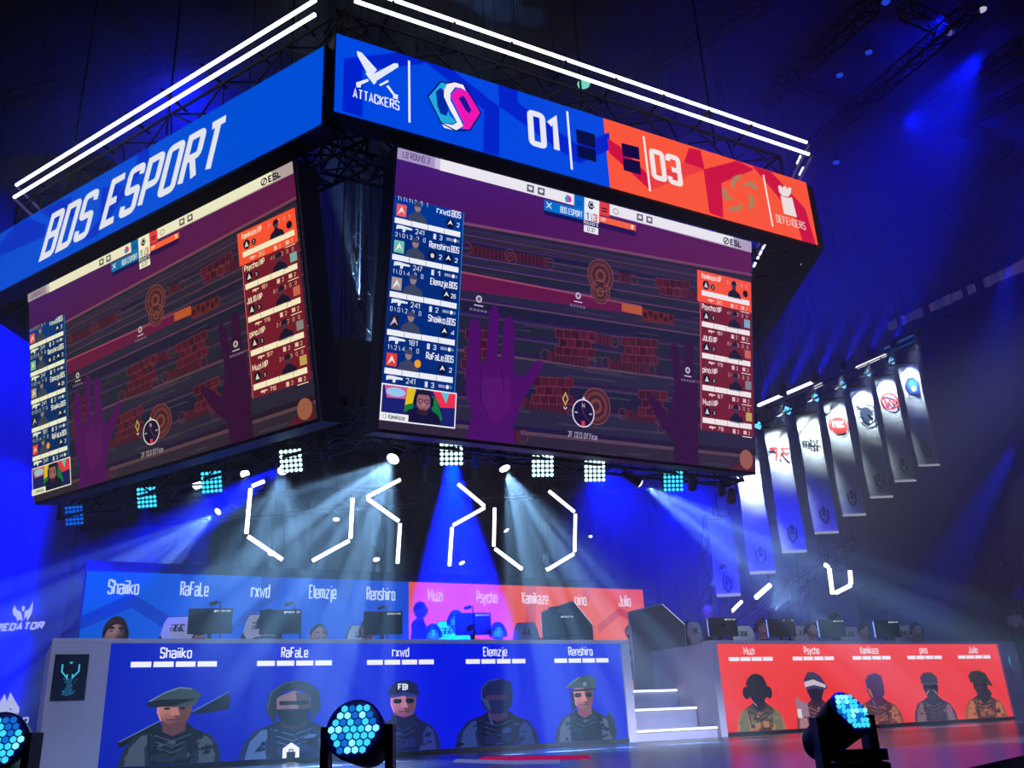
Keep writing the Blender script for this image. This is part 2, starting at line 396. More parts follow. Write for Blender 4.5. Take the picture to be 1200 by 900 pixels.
# hexagonal team badge
for kq, (q, c) in enumerate((([(484, 455), (545, 385), (572, 395), (582, 400), (556, 430), (560, 470), (590, 545), (618, 572), (600, 582), (548, 575)], (32, 168, 222)),
             ([(522, 430), (545, 412), (558, 425), (580, 520), (572, 545), (545, 535), (530, 500)], (0, 40, 160)),
             ([(575, 395), (610, 386), (650, 400), (662, 428), (640, 415), (612, 410), (590, 440), (590, 470), (640, 570), (650, 592), (615, 614), (560, 600), (548, 578), (600, 588), (622, 575), (590, 520), (560, 455), (560, 425)], (242, 236, 240)),
             ([(592, 450), (622, 415), (668, 430), (730, 530), (680, 610), (640, 602), (655, 580), (628, 530)], (240, 20, 178)),
             ([(628, 462), (650, 450), (664, 470), (688, 520), (676, 535), (655, 510)], (20, 20, 150)))):
    a.poly([Z('2', *p) for p in q], c, 4 + kq)
a.stroke([Z('2', *p) for p in [(484, 455), (545, 385), (575, 393), (610, 386), (655, 400), (732, 532), (682, 612), (615, 616), (545, 578), (484, 455)]], 0.018, (0, 12, 90), 10)
# shield swirl and rook
for k in range(5):
    g = k * 1.2566
    cx, cy = 730, 592
    a.poly([Z('3', cx + r * math.cos(g + t), cy + r * 1.05 * math.sin(g + t)) for r, t in ((28, 0), (58, .15), (74, .55), (80, 1.0), (60, .95), (48, .5))], (176, 128, 92), 4)
a.poly([Z('3', *p) for p in [(888, 558), (898, 555), (905, 566), (912, 558), (920, 560), (925, 570), (932, 564), (943, 566), (940, 590), (930, 604), (905, 598), (892, 584)]], (240, 226, 226), 4)
a.poly([Z('3', *p) for p in [(898, 598), (930, 608), (945, 604), (966, 688), (912, 672)]], (240, 226, 226), 4)
a.map = None
def put(art, side, t, p0, p1, h, col, layer=5, weight=1.5, **kw):
    b0, b1 = fl(p0[0], p0[1], side), fl(p1[0], p1[1], side)
    art.text(t, b0[0], b0[1], h, b1[0] - b0[0], col, layer, weight, **kw)
put(a, 'f', 'ATTACKERS', Z('2', 136, 456), Z('2', 352, 520), 0.115, (232, 236, 250), weight=1.45)
put(a, 'f', '01', Z('2', 972, 670), Z('2', 1105, 700), 0.44, (232, 232, 248), weight=1.9)
put(a, 'f', '03', Z('3', 376, 520), Z('3', 498, 556), 0.40, (246, 232, 232), weight=1.9)
put(a, 'f', 'DEFENDERS', Z('3', 884, 706), Z('3', 1003, 738), 0.115, (240, 200, 190), weight=1.4)
rp = a.build('ribbon_picture', LEDL, rf)
rl, y0, y1 = ribbon_frame('l')
a = Art(); x0, x1 = y0, y1
LZ0, LZ1 = 6.31 - K.z, 7.30 - K.z
rl.location = (0, 0, -0.12)
a.rect(x0, RIBZ0, x1, RIBZ1, (0, 78, 214), 0)
def lm(x, y):
    p = fl(x, y, 'l'); return (min(max(p[0], x0), x1), min(max(p[1] + .12, RIBZ0), RIBZ1))
a.map = lm
c1 = lambda x, y: (x / 3, y / 3)
for pts in ([(485, 535), (525, 515), (525, 560), (340, 830), (290, 850), (480, 600)], [(140, 745), (190, 715), (250, 690), (262, 760), (200, 780)],
            [(60, 780), (100, 768), (160, 790), (160, 830), (0, 900), (0, 860)], [(360, 660), (430, 650), (410, 700), (350, 760)]):
    a.poly([c1(*p) for p in pts], (0, 48, 196), 1)
a.map = None
b0, b1 = fl(49, 302, 'l'), fl(257, 196, 'l')
a.text('BDS ESPORT', b0[0], b0[1] + .12, 0.60, b1[0] - b0[0] - 0.02, (226, 230, 238), 3, 1.7, slant=0.22, gap=2.4)
a.build('ribbon_picture', LEDL, rl)
# hidden sides of the six-sided frame: two more ribbon cabinets running back from the far ends
for side, X, B, rz, L in (('f', DX, BK, R1, 7.08), ('l', -EX, EB, R2, 7.1)):
    p = X * L; d = (X * 0.47 + B * 0.88).normalized()
    MB().box((0, 0, 0), (6.6, 0.24, 1.04)).build('ribbon_cabinet', DRK, cube, p + d * 3.4 + Vector((0, 0, (RIBZ0 + RIBZ1) / 2)), (0, 0, math.atan2(d.y, d.x)))

T10 = math.radians(10)
def screen_box(side):
    if side == 'f': pt = [(465, 175), (443, 505), (880, 283), (884, 551)]
    else: pt = [(34, 343), (41, 590), (345, 192), (372, 489)]
    q = [fl(x, y, side, T10) for x, y in pt]
    return min(q[0][0], q[1][0]) * .5 + max(q[0][0], q[1][0]) * .5, (q[1][1] + q[3][1]) / 2, (q[2][0] + q[3][0]) / 2, (q[0][1] + q[2][1]) / 2
# ------------------------------------------------------------ the game picture shown on the big screens (16 x 9 units)
rnd = random.Random(4)
def game_art():
    a = Art()
    # sky-lit ceiling and plank floor
    a.poly([(0, 6.9), (16, 7.5), (16, 9), (0, 9)], [(66, 20, 96), (96, 26, 84), (92, 26, 92), (66, 26, 122)], 0)
    a.poly([(0, 0), (16, 0), (16, 7.5), (0, 6.9)], [(26, 18, 74), (34, 22, 40), (60, 30, 72), (44, 26, 110)], 0)
    y = 6.85; w = 0.16
    while y > -0.6:
        sl = 0.036 * (y / 7) + 0.012
        f = lambda x: y + sl * x
        c = rnd.choice([(40, 36, 66), (34, 34, 58), (46, 36, 60), (30, 28, 60)])
        def cl(p): return (p[0], min(max(p[1], 0), 8.6))
        a.poly([cl((0, f(0) - w * .86)), cl((16, f(16) - w * .86)), cl((16, f(16))), cl((0, f(0)))], c, 1)
        a.poly([cl((0, f(0) - w * .12)), cl((16, f(16) - w * .12)), cl((16, f(16))), cl((0, f(0)))], (86, 62, 84) if rnd.random() < .6 else (60, 48, 80), 2)
        for k in range(5):
            xx = rnd.uniform(2.6, 14); yy = f(xx) - w * rnd.uniform(.2, .8); l = rnd.uniform(.6, 2.4)
            a.poly([cl((xx, yy)), cl((xx + l, yy + sl * l)), cl((xx + l, yy + sl * l + w * .09)), cl((xx, yy + w * .07))], (58, 50, 74), 2)
        y -= w; w *= 1.13
    a.poly([(2.6, 6.95), (16, 7.62), (16, 7.70), (2.6, 7.05)], (120, 66, 104), 3)
    # long red beam with an orange block
    a.poly([(2.6, 4.75), (10.3, 5.12), (10.3, 5.45), (2.6, 5.36)], (96, 22, 72), 3)
    a.poly([(2.6, 5.30), (10.3, 5.42), (10.3, 5.47), (2.6, 5.37)], (148, 70, 96), 4)
    a.rect(9.4, 5.12, 10.35, 5.44, (178, 84, 52), 4); a.poly([(10.35, 4.9), (11.9, 5.0), (11.9, 5.38), (10.35, 5.4)], (92, 34, 46), 4)
    for k in range(6): a.disc(10.5 + k * .25, 5.15 + .1 * (k % 2), .1, .11, (48, 20, 34), 5)
    def rosette(x, y, r):
        for k, c in enumerate(((74, 34, 54), (104, 52, 58), (60, 28, 50), (116, 62, 60), (70, 32, 50))): a.disc(x, y, r * (1 - .19 * k), r * (1 - .19 * k), c, 4 + k)
        a.ring(x, y, r, r, .03, (130, 74, 70), 9)
    rosette(8.4, 6.25, .58); rosette(8.4, 5.65, .42); rosette(8.3, 1.6, .62)
    def marks(x, y, n, w=.34, h=.3, rows=2, sk=.03):
        for r in range(rows):
            for k in range(n - r % 2):
                xx = x + k * w + (r % 2) * w / 2; yy = y - r * h + sk * k
                a.rect(xx, yy, xx + w, yy + h, rnd.choice([(64, 22, 44), (56, 20, 42), (74, 24, 46)]), 4)
                a.stroke([(xx, yy), (xx + w, yy), (xx + w, yy + h), (xx, yy + h), (xx, yy)], .02, (116, 48, 70), 5)
    def comb(x, y, n, w=.16, h=.34):
        a.rect(x, y, x + n * w, y + h, (60, 22, 46), 4)
        for k in range(n + 1): a.stroke([(x + k * w, y), (x + k * w, y + h)], .016, (104, 44, 66), 5)
        a.ring(x - .1, y + h / 2, .2, .2, .022, (112, 50, 68), 5, 14); a.ring(x + n * w + .1, y + h / 2, .2, .2, .022, (112, 50, 68), 5, 14)
    comb(2.9, 6.0, 10); comb(4.6, 6.1, 9); marks(11.0, 6.35, 5); comb(12.2, 6.1, 6); comb(9.2, 6.2, 4)
    marks(6.5, 3.75, 5, rows=3); comb(6.2, 2.9, 11); marks(9.4, 3.9, 5, rows=3); comb(8.8, 3.0, 12); comb(8.2, 3.8, 5)
    marks(5.6, 2.0, 5, rows=3); comb(5.2, 1.2, 12); marks(10.2, 2.1, 4, rows=3); comb(9.6, 1.3, 9); marks(2.9, 3.2, 3, rows=3)
    comb(3.6, .12, 10); marks(2.8, 2.2, 2, rows=2); comb(11.4, 1.0, 4)
    # two raised hands
    H1, H2 = (74, 12, 100), (50, 12, 62)
    a.poly([(3.0, 2.2), (3.05, 3.8), (3.28, 3.95), (3.48, 3.7), (3.5, 2.5), (3.72, 2.5), (3.78, 4.2), (3.98, 4.5), (4.18, 4.2), (4.16, 2.7), (4.3, 2.7), (4.4, 4.0), (4.6, 4.22), (4.8, 3.9), (4.85, 2.3),
            (5.2, 2.2), (5.75, 2.85), (6.0, 2.85), (5.95, 2.55), (5.2, 1.4), (4.9, .6), (5.0, 0), (3.1, 0), (3.3, .8), (3.0, 1.5)], H1, 6)
    a.poly([(3.55, 2.0), (4.7, 2.1), (4.75, 1.1), (4.2, .6), (3.6, 1.0)], (84, 18, 104), 7)
    a.stroke([(3.55, 2.3), (3.6, 1.2), (3.9, .8)], .05, (56, 10, 80), 8); a.stroke([(4.3, 2.5), (4.5, 1.6)], .05, (56, 10, 80), 8)
    a.poly([(11.7, 4.2), (11.9, 4.35), (12.1, 4.1), (12.3, 3.0), (12.4, 4.4), (12.62, 4.55), (12.85, 4.3), (12.85, 3.0), (13.05, 3.0), (13.05, 0), (11.9, 0), (11.85, .8), (11.3, 1.2), (10.55, 2.2), (10.65, 2.35),
            (11.0, 2.2), (11.6, 1.7), (11.75, 1.9), (11.9, 2.8)], H2, 6)
    a.disc(15.5, .42, .34, .36, (150, 90, 82), 5); a.poly([(14.6, 0), (15.9, 0), (15.9, .6), (15.2, .3)], (84, 26, 46), 4)
    # markers
    for x, y in ((3.35, 4.55), (7.42, 5.35), (12.55, 3.4)):
        a.disc(x, y, .12, .12, (190, 180, 200), 9); a.disc(x, y, .06, .06, (90, 60, 110), 10); a.rect(x - .18, y - .24, x + .18, y - .2, (190, 180, 205), 9)
        [a.rect(x - .34 + q * .14, y - .42, x - .24 + q * .14, y - .34, (110, 94, 140), 9) for q in range(5)]
    # title strip
    a.rect(0, 8.62, 1.4, 9, (168, 150, 196), 9); a.poly([(1.2, 8.62), (16, 8.55), (16, 9), (1.2, 9)], [(200, 190, 220), (176, 160, 190), (176, 160, 190), (200, 190, 220)], 8)
    a.rect(1.6, 8.6, 15.0, 9, (236, 232, 242), 10)
    a.text('LB ROUND 3', .2, 8.72, .2, 1.0, (62, 46, 110), 11, 1.3)
    for x in (5.24, 5.7, 10.2, 10.66):
        a.rect(x - .15, 8.66, x + .15, 8.92, (96, 92, 116), 11); a.disc(x, 8.8, .09, .07, (228, 226, 236), 12, 10)
    # score block
    a.rect(7.14, 8.4, 7.6, 9, (0, 104, 206), 11); a.rect(7.6, 8.4, 8.28, 9, (240, 238, 246), 11); a.rect(8.28, 8.5, 8.76, 9, (224, 62, 70), 11)
    a.rect(8.38, 8.74, 8.66, 8.79, (70, 10, 40), 12); a.rect(8.38, 8.64, 8.66, 8.69, (70, 10, 40), 12)
    a.rect(7.24, 8.76, 7.5, 8.8, (0, 60, 150), 12); a.rect(7.24, 8.66, 7.5, 8.7, (0, 60, 150), 12)
    a.poly([(6.72, 8.78), (6.84, 8.94), (6.96, 8.84), (6.9, 8.66), (6.78, 8.62)], (40, 150, 210), 12); a.poly([(6.84, 8.92), (7.0, 8.86), (7.02, 8.7), (6.9, 8.63)], (226, 40, 160), 13)
    a.poly([(7.82, 8.9), (8.0, 8.9), (8.06, 8.72), (7.94, 8.6), (7.82, 8.62), (7.76, 8.74)], (30, 22, 66), 12); a.ring(7.92, 8.78, .1, .08, .025, (238, 236, 246), 13, 10)
    a.ring(9.05, 8.77, .12, .1, .04, (176, 160, 160), 12, 12)
    a.rect(5.85, 8.14, 7.6, 8.52, (0, 112, 208), 12); a.rect(8.28, 8.22, 10.0, 8.45, (246, 98, 66), 12)
    a.rect(5.85, 7.98, 7.6, 8.14, (24, 14, 86), 12); a.rect(8.28, 8.02, 10.0, 8.22, (40, 12, 84), 12)
    a.text('BDS ESPORT', 6.55, 8.22, .2, .98, (220, 236, 252), 13, 1.4); a.text('NIP', 8.36, 8.28, .12, .22, (255, 216, 200), 13, 1.6)
    a.stroke([(5.95, 8.25), (6.15, 8.45)], .035, (230, 240, 255), 13); a.stroke([(5.95, 8.45), (6.15, 8.25)], .035, (230, 240, 255), 13)
    a.rect(9.78, 8.27, 9.88, 8.42, (250, 230, 224), 13)
    a.rect(7.6, 8.16, 7.93, 8.48, (226, 226, 240), 12); a.rect(7.95, 8.16, 8.28, 8.48, (226, 222, 236), 12)
    a.text('1', 7.72, 8.2, .24, .08, (0, 84, 170), 13, 1.8); a.text('3', 8.03, 8.2, .24, .16, (206, 70, 66), 13, 1.6)
    a.rect(7.55, 7.98, 8.3, 8.16, (42, 20, 96), 12); a.text('ROUND 5', 7.6, 8.02, .1, .64, (226, 222, 240), 13, 1.4)
    a.rect(7.6, 7.72, 8.25, 7.97, (236, 234, 246), 12); a.text('0:31', 7.76, 7.78, .14, .34, (60, 60, 90), 13, 1.3)
    a.ring(14.6, 8.76, .14, .12, .045, (26, 18, 52), 12, 14); a.stroke([(14.52, 8.68), (14.68, 8.84)], .05, (26, 18, 52), 12)
    a.text('ESL', 14.84, 8.66, .2, .62, (26, 18, 52), 12, 2.2)
    # a player's card: mirrored for the other team
    def figure(x, y, c1, c2):
        a.poly([(x - .36, y - .34), (x - .28, y - .12), (x - .1, y - .02), (x - .08, y + .05), (x + .08, y + .05), (x + .1, y - .02), (x + .3, y - .12), (x + .4, y - .34)], c1, 12)
        a.disc(x, y + .16, .12, .15, c2, 13, 12); a.poly([(x - .15, y + .18), (x - .1, y + .32), (x + .05, y + .36), (x + .15, y + .24), (x + .14, y + .18)], c1, 14)
    def gun(x, y, s, c):
        a.poly([(x, y + .1 * s), (x + .18 * s, y + .12 * s), (x + .6 * s, y + .08 * s), (x + .6 * s, y + .02 * s), (x + .36 * s, y + .01 * s), (x + .32 * s, y - .1 * s), (x + .24 * s, y - .1 * s), (x + .24 * s, y), (x + .06 * s, y - .02 * s), (x, y - .06 * s)], c, 12)
    names = ['rxwd.BDS', 'Renshiro.BDS', 'Elemzje.BDS', 'Shaiiko.BDS', 'RaFaLe.BDS']
    kda = ['1\\1\\1\\3 0 1', '3\\0\\3 0 0', '1\\0\\4 0 0', '0\\0\\2 0 0', '1\\2\\4 0 0']
    av = [(226, 90, 96), (110, 190, 170), (170, 150, 150), (30, 30, 60), (226, 60, 50)]
    am = ['241', '247', '241', '181', '241']; gc = ['3', '1', '2', '3', '3']; ab = ['2', '2', '26', '4', '2']
    a.rect(0, 1.38, 2.6, 7.36, (0, 42, 122), 9); a.rect(0, 6.6, 2.6, 7.36, (0, 54, 150), 10)
    a.stroke([(2.6, 1.38), (2.6, 7.36)], .03, (30, 120, 200), 11)
    for k in range(5):
        y = 6.57 - 1.2 * k
        for j in range(4): a.rect(.06 + j * .615, y - .09, .06 + j * .615 + .6, y + .09, (236, 238, 248), 12)
        a.rect(.1, y + .16, .46, y + .56, av[k], 12); a.poly([(.14, y + .2), (.28, y + .5), (.42, y + .24), (.3, y + .34)], (234, 226, 226) if k != 3 else (190, 190, 210), 13)
        figure(.86, y + .42, (58, 66, 96), (150, 120, 128))
        a.text(names[k], 2.48, y + .56, .2, 1.0 - .08 * (k == 0) + .12 * (k == 1), (232, 236, 250), 12, 1.6, align='r')
        a.text(kda[k], .12, y + .68, .13, 1.1, (206, 214, 236), 12, 1.1, gap=5)
        a.disc(2.1, y + .3, .16, .17, (6, 14, 48), 12, 14); a.poly([(2.0, y + .24), (2.1, y + .42), (2.2, y + .26), (2.1, y + .3)], (220, 224, 236), 13)
        if k in (1,): a.disc(1.5, y + .3, .16, .17, (6, 14, 48), 12, 14); a.disc(1.5, y + .3, .07, .08, (220, 210, 210), 13, 8); a.text('2', 1.76, y + .24, .13, .1, (220, 226, 240), 13)
        a.text(ab[k], 2.36, y + .24, .13, .1 if len(ab[k]) == 1 else .18, (220, 226, 240), 13, align='l' if len(ab[k]) == 1 else 'c')
        gun(.14, y - .24, .95, (226, 232, 244)); a.text(am[k], .84, y - .3, .15, .32, (206, 214, 236), 12, 1.3)
        a.rect(1.5, y - .34, 1.6, y - .16, (214, 220, 238), 12); a.text(gc[k], 1.74, y - .32, .14, .1, (206, 214, 236), 12)
        a.text('DRONE', 2.0, y - .28, .08, .24, (190, 200, 228), 12, 1.5); a.disc(2.32, y - .24, .06, .07, (236, 238, 248), 12, 8); a.disc(2.44, y - .24, .05, .06, (90, 120, 170), 12, 8)
    a.disc(1.2, 2.12, .12, .13, (236, 160, 40), 13, 10)
    # camera inset with a player at his desk
    a.rect(-.0, .26, 2.68, 1.38, (236, 236, 246), 12); x0 = .04; a.rect(x0, .3, 2.64, 1.34, (24, 30, 112), 13)
    a.poly([(.1, 1.34), (.9, 1.34), (.86, .98), (.2, .96)], (206, 90, 150), 14); a.disc(.5, 1.15, .34, .14, (150, 196, 236), 15, 14)
    a.poly([(.9, 1.34), (1.2, 1.34), (1.1, .86), (.84, .8)], (222, 190, 30), 14); a.poly([(.84, .8), (1.15, .9), (1.1, .6), (.8, .6)], (20, 120, 60), 15)
    a.poly([(1.8, 1.34), (2.64, 1.34), (2.64, .9), (2.1, .86)], (232, 50, 80), 14); a.poly([(2.1, 1.34), (2.4, 1.34), (2.3, 1.0)], (90, 190, 210), 15)
    a.poly([(1.8, 1.2), (1.95, 1.1), (2.2, .5), (2.0, .3), (1.8, .3)], (16, 120, 62), 15)
    a.poly([(.75, .3), (.95, .66), (1.25, .76), (1.75, .76), (2.05, .6), (2.2, .3)], (18, 16, 58), 16)
    a.disc(1.48, .93, .25, .36, (150, 96, 110), 17, 18); a.poly([(1.2, 1.05), (1.22, 1.3), (1.4, 1.34), (1.7, 1.34), (1.76, 1.05), (1.68, 1.18), (1.28, 1.18)], (30, 22, 44), 18)
    a.poly([(1.24, .85), (1.36, .72), (1.6, .72), (1.72, .85), (1.66, .6), (1.48, .53), (1.3, .6)], (50, 30, 52), 18)
    a.ring(1.37, .98, .09, .06, .025, (30, 22, 50), 19, 12); a.ring(1.6, .98, .09, .06, .025, (30, 22, 50), 19, 12)
    a.poly([(1.45, .96), (1.52, .96), (1.55, .84), (1.43, .84)], (176, 120, 126), 19); a.stroke([(1.4, .76), (1.57, .76)], .03, (110, 50, 66), 19)
    a.poly([(1.14, .85), (1.24, .85), (1.24, 1.12), (1.14, 1.12)], (14, 12, 30), 19); a.poly([(1.74, .85), (1.84, .85), (1.84, 1.12), (1.74, 1.12)], (14, 12, 30), 19)
    a.rect(.0, .26, .98, .5, (236, 236, 244), 20); a.text('Kamikaze', .3, .33, .12, .56, (30, 30, 60), 21, 1.6); a.ring(.16, .38, .06, .06, .02, (170, 160, 160), 21, 8)
    # orange team
    names = ['Kamikaze.NIP', 'Psycho.NIP', 'JULIO.NIP', 'pino.NIP', 'Muzi.NIP']
    am = ['30', '161', '178', '97', '78']; kk = ['3/1/2 0 5', '4/3/2 0 0', '6/1/3 0 0', '2/1/2 0 0', '2/1/3 0 0']
    a.rect(13.2, 1.3, 15.92, 6.15, (112, 26, 52), 9); a.rect(13.06, 6.1, 15.92, 7.32, (246, 82, 60), 10)
    a.stroke([(13.2, 1.3), (13.2, 6.15)], .04, (200, 90, 110), 11)
    for k in range(5):
        y = 6.46 - 1.2 * k; bg = (246, 82, 60) if k == 0 else (112, 26, 52)
        for j in range(4): a.rect(13.27 + j * .635, y - .1, 13.27 + j * .635 + (.62 if k else .635), y + .1, (244, 232, 236), 12)
        a.text(names[k], 13.3, y + .58, .19, 1.0 if len(names[k]) > 9 else .75, (246, 226, 232), 12, 1.6)
        a.text(kk[k], 14.6, y + .58, .12, 1.1, (226, 170, 176), 12, 1.1, gap=5)
        a.disc(13.5, y + .33, .17, .18, (16, 8, 34), 12, 14); a.poly([(13.4, y + .24), (13.5, y + .45), (13.6, y + .24)], (206, 206, 220), 13)
        a.disc(13.86, y + .31, .11, .12, (16, 8, 34), 12, 12); a.text('2' if k == 0 else '3', 13.83, y + .26, .1, .07, (200, 200, 216), 13)
        figure(14.98, y + .4, (26, 22, 54), (70, 50, 78))
        if k == 0: a.disc(15.6, y + .34, .14, .14, (20, 14, 40), 12, 12)
        else: a.rect(15.5, y + .2, 15.82, y + .52, ((0, 0, 0), (120, 170, 200), (200, 100, 90), (130, 130, 150), (190, 160, 100))[k], 12)
        gun(13.6, y - .25, .55, (240, 200, 200)); a.text(am[k], 14.05, y - .3, .12, .28, (230, 180, 184), 12)
        a.rect(14.8, y - .34, 14.94, y - .18, (230, 190, 196), 12); a.text('2', 15.05, y - .32, .12, .08, (230, 180, 184), 12)
        a.rect(15.36, y - .32, 15.52, y - .18, (230, 190, 196), 12); a.text('2', 15.62, y - .32, .12, .08, (230, 180, 184), 12)
        a.rect(15.3, y - .42, 15.8, y - .39, (240, 210, 214), 12)
    # compass and room name
    a.disc(7.75, 1.3, .44, .46, (26, 16, 60), 9, 24); a.ring(7.75, 1.3, .46, .46, .045, (216, 206, 226), 10)
    a.text('N', 7.7, 1.5, .12, .1, (200, 190, 214), 11); a.rect(7.68, .86, 7.82, 1.04, (226, 50, 90), 11); a.poly([(7.68, 1.78), (7.82, 1.78), (7.75, 1.88)], (220, 210, 226), 11)
    a.rect(7.38, 1.28, 7.5, 1.32, (190, 180, 210), 11); a.rect(8.0, 1.28, 8.12, 1.32, (190, 180, 210), 11)
    a.stroke([(6.97, 1.5), (7.08, 1.7), (6.97, 1.9), (6.86, 1.7), (6.97, 1.5)], .045, (190, 170, 110), 11); a.stroke([(6.9, 1.42), (6.97, 1.36), (7.04, 1.42)], .04, (200, 190, 200), 11)
    a.text('2F CEO Office', 7.12, .46, .17, 1.25, (176, 168, 196), 11, 1.2)
    return a
ga = game_art()
def big_screen(side, mat):
    x0, z0, x1, z1 = screen_box(side); rz = R1 if side == 'f' else R2
    w, h = x1 - x0, z1 - z0
    # screen frame origin at lower left, tilted forward 10 degrees
    M = Matrix.Rotation(rz, 4, 'Z') @ Matrix.Rotation(T10, 4, 'X')
    loc = (M @ Vector((x0, 0, z0)))
    ext = 0.14
    cab = MB().box((w / 2, 0.17, h / 2), (w + .06, 0.3, h + .06)); cab.box((w / 2, 0.34, h / 2), (w * .9, .12, .12)).box((w / 2, 0.34, h * .8), (w * .9, .12, .12))
    for k in range(6): cab.box((w * (k + .5) / 6, .34, h / 2), (.06, .1, h))
    c = cab.build('screen_cabinet', DRK, cube, loc, (T10, 0, rz))
    s0 = ga.fx, ga.fy
    v = [(p[0] * w / 16, p[1] - 0.01, p[2] * h / 9) for p in ga.v]
    me = bpy.data.meshes.new('screen_picture'); me.from_pydata(v, [], ga.f); me.materials.append(mat)
    at = me.color_attributes.new('Col', 'FLOAT_COLOR', 'CORNER'); at.data.foreach_set('color', np.array(ga.c, dtype=np.float32).ravel())
    link('screen_picture', me, c)
    return c, w, h
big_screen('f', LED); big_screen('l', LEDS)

# steelwork of the cube: ring trusses, brackets, hoist chains
def truss_mesh(L, w=0.35, n=None, r=0.022):           # box truss along +x
    m = MB(); n = n or max(2, int(L / 0.5))
    for y in (-w / 2, w / 2):
        for z in (-w / 2, w / 2): m.tube([(0, y, z), (L, y, z)], r, 5)
    l = MB()
    for k in range(n):
        xa, xb = L * k / n, L * (k + 1) / n
        for y in (-w / 2, w / 2): l.tube([(xa, y, -w / 2), (xb, y, w / 2)] if k % 2 else [(xa, y, w / 2), (xb, y, -w / 2)], r * .6, 4)
        for z in (-w / 2, w / 2): l.tube([(xa, -w / 2, z), (xb, w / 2, z)] if k % 2 else [(xa, w / 2, z), (xb, -w / 2, z)], r * .6, 4)
    for x in (0.02, L - 0.02):
        for z in (-w / 2, w / 2): l.tube([(x, -w / 2, z), (x, w / 2, z)], r * .8, 4)
        for y in (-w / 2, w / 2): l.tube([(x, y, -w / 2), (x, y, w / 2)], r * .8, 4)
    return m, l
def truss(p0, p1, w=0.35, parent=None, name='truss', label=None, cat='truss', group=None, mat=TRS, r=0.022):
    p0, p1 = Vector(p0), Vector(p1); d = p1 - p0; m, l = truss_mesh(d.length, w, r=r)
    rot = (0, -math.asin(d.z / d.length), math.atan2(d.y, d.x))
    if parent:
        c = m.build('ring_truss', mat, parent, p0, rot); l.build('truss_lattice', mat, c); return c
    t = thing(name, p0, rot[2], label, cat, group, ry=rot[1])
    m.build('truss_chords', mat, t); l.build('truss_lattice', mat, t); return t
def cp(side, s, b, z):                                # cube coordinates
    X, B = (DX, BK) if side == 'f' else (-EX, EB)
    return X * s + B * b + Vector((0, 0, z))
for zt in (7.85 - K.z, 6.25 - K.z + .05):
    truss(cp('f', .1, .5, zt), cp('f', 7.0, .5, zt), .4, cube, mat=DRK)
    truss(cp('l', .1, .5, zt), cp('l', 6.9, .5, zt), .4, cube, mat=DRK)
for side in 'fl':
    zt = 3.36 - K.z
    truss(cp(side, .5, 1.35, zt), cp(side, 6.2, 1.35, zt), .3, cube, mat=DRK)
    for k in range(8):
        s = .7 + k * .78
        MB().tube([cp(side, s, .45, 7.65 - K.z), cp(side, s, .2, 7.2 - K.z)], .03, 5).build('bracket_arm', DRK, cube)
        MB().tube([cp(side, s, .4, 8.05 - K.z), cp(side, s, -.02, 8.15 - K.z)], .018, 4).build('bracket_arm', DRK, cube)
        MB().tube([cp(side, s, .6, 6.1 - K.z), cp(side, s, .3, 6.3 - K.z)], .03, 5).build('bracket_arm', DRK, cube)
    for s in (1.2, 3.6, 5.9):
        MB().tube([cp(side, s, .5, 8.0 - K.z), cp(side, s, .5, 20.95 - K.z)], .016, 5).build('hoist_chain', DRK, cube)
        MB().tube([cp(side, s, 1.3, 3.5 - K.z), cp(side, s, .8, 6.1 - K.z)], .02, 5).build('hanger_rod', DRK, cube)
    for k in range(9):
        s = .5 + k * .72
        MB().rbox((0, 0, 0), (.3, .26, .1), .01).build('junction_box', BLK, cube, cp(side, s, 1.35, 3.62 - K.z), (0, 0, R1 if side == 'f' else R2))
    # two parallel white light tubes above the ribbon
    for k, (px0, px1) in enumerate((((465, 0), (945, 166)), ((415, 0), (948, 181.5))) if side == 'f' else (((370, 0), (18, 217)), ((373, 14), (18, 231)))):
        z = (8.19, 7.98)[k] - K.z if side == 'f' else (8.06, 7.85)[k] - K.z
        s0, s1 = (.24, 7.256) if side == 'f' else (.29, 6.40)
        t = MB().tube([cp(side, s0, 0, z), cp(side, s1, 0, z)], .024, 8).build('light_tube', TUBEW, cube); t['label'] = 'bright white light tube above the ribbon'
    for k in range(2):
        z = (8.06, 7.85)[k] - K.z + (.1 if side == 'f' else 0)
        d = (-EX * .5 + EB * .86) if side == 'l' else (DX * .47 + BK * .88)
        p = cp(side, 6.42 if side == 'l' else 7.3, 0, z)
        MB().tube([p, p + d.normalized() * 5], .02, 6).build('light_tube', glow('dim_tube', (90, 80, 150), .5), cube)['label'] = 'dim light tube on the side face'
# dashes of light on the right end of the cube
def light_chain(pts, label, n, r=.02, base=.5):
    P = [on_plane(x, y, K + BK * base, BK) for x, y in pts]; o = P[0]
    t = thing('light_chain', o, 0, label, 'string lights', 'dashed light strips at the right end of the screen cube')
    m = MB().tube([p - o + BK * .01 for p in P], .006, 4).build('cord', BLK, t)
    segs = [(P[i], P[i + 1]) for i in range(len(P) - 1)]; d = None
    for k in range(n):
        u = (k + .5) / n * len(segs); i = min(int(u), len(segs) - 1); f = u - i; a_, b_ = segs[i]; c = a_.lerp(b_, f) - o; v = (b_ - a_).normalized() * ((b_ - a_).length * len(segs) / n * .3)
        MB().tube([c - v - BK * .01, c + v - BK * .01], r, 6).build('bulb', glow('warm_white', (235, 235, 255), 1.4), t)
light_chain([(938, 182), (933, 193)], 'short pair of white light dashes just under the cube tube end', 2)
light_chain([(942, 194), (935, 208)], 'single white light dash above the corner of the orange ribbon', 1)
light_chain([(902, 272), (894, 290), (882, 314)], 'dashed line of white lights right of the screen under the orange ribbon', 7)
light_chain([(936, 285), (946, 295), (936, 313)], 'sparkling bent light strand under the corner of the orange ribbon', 9, .01)
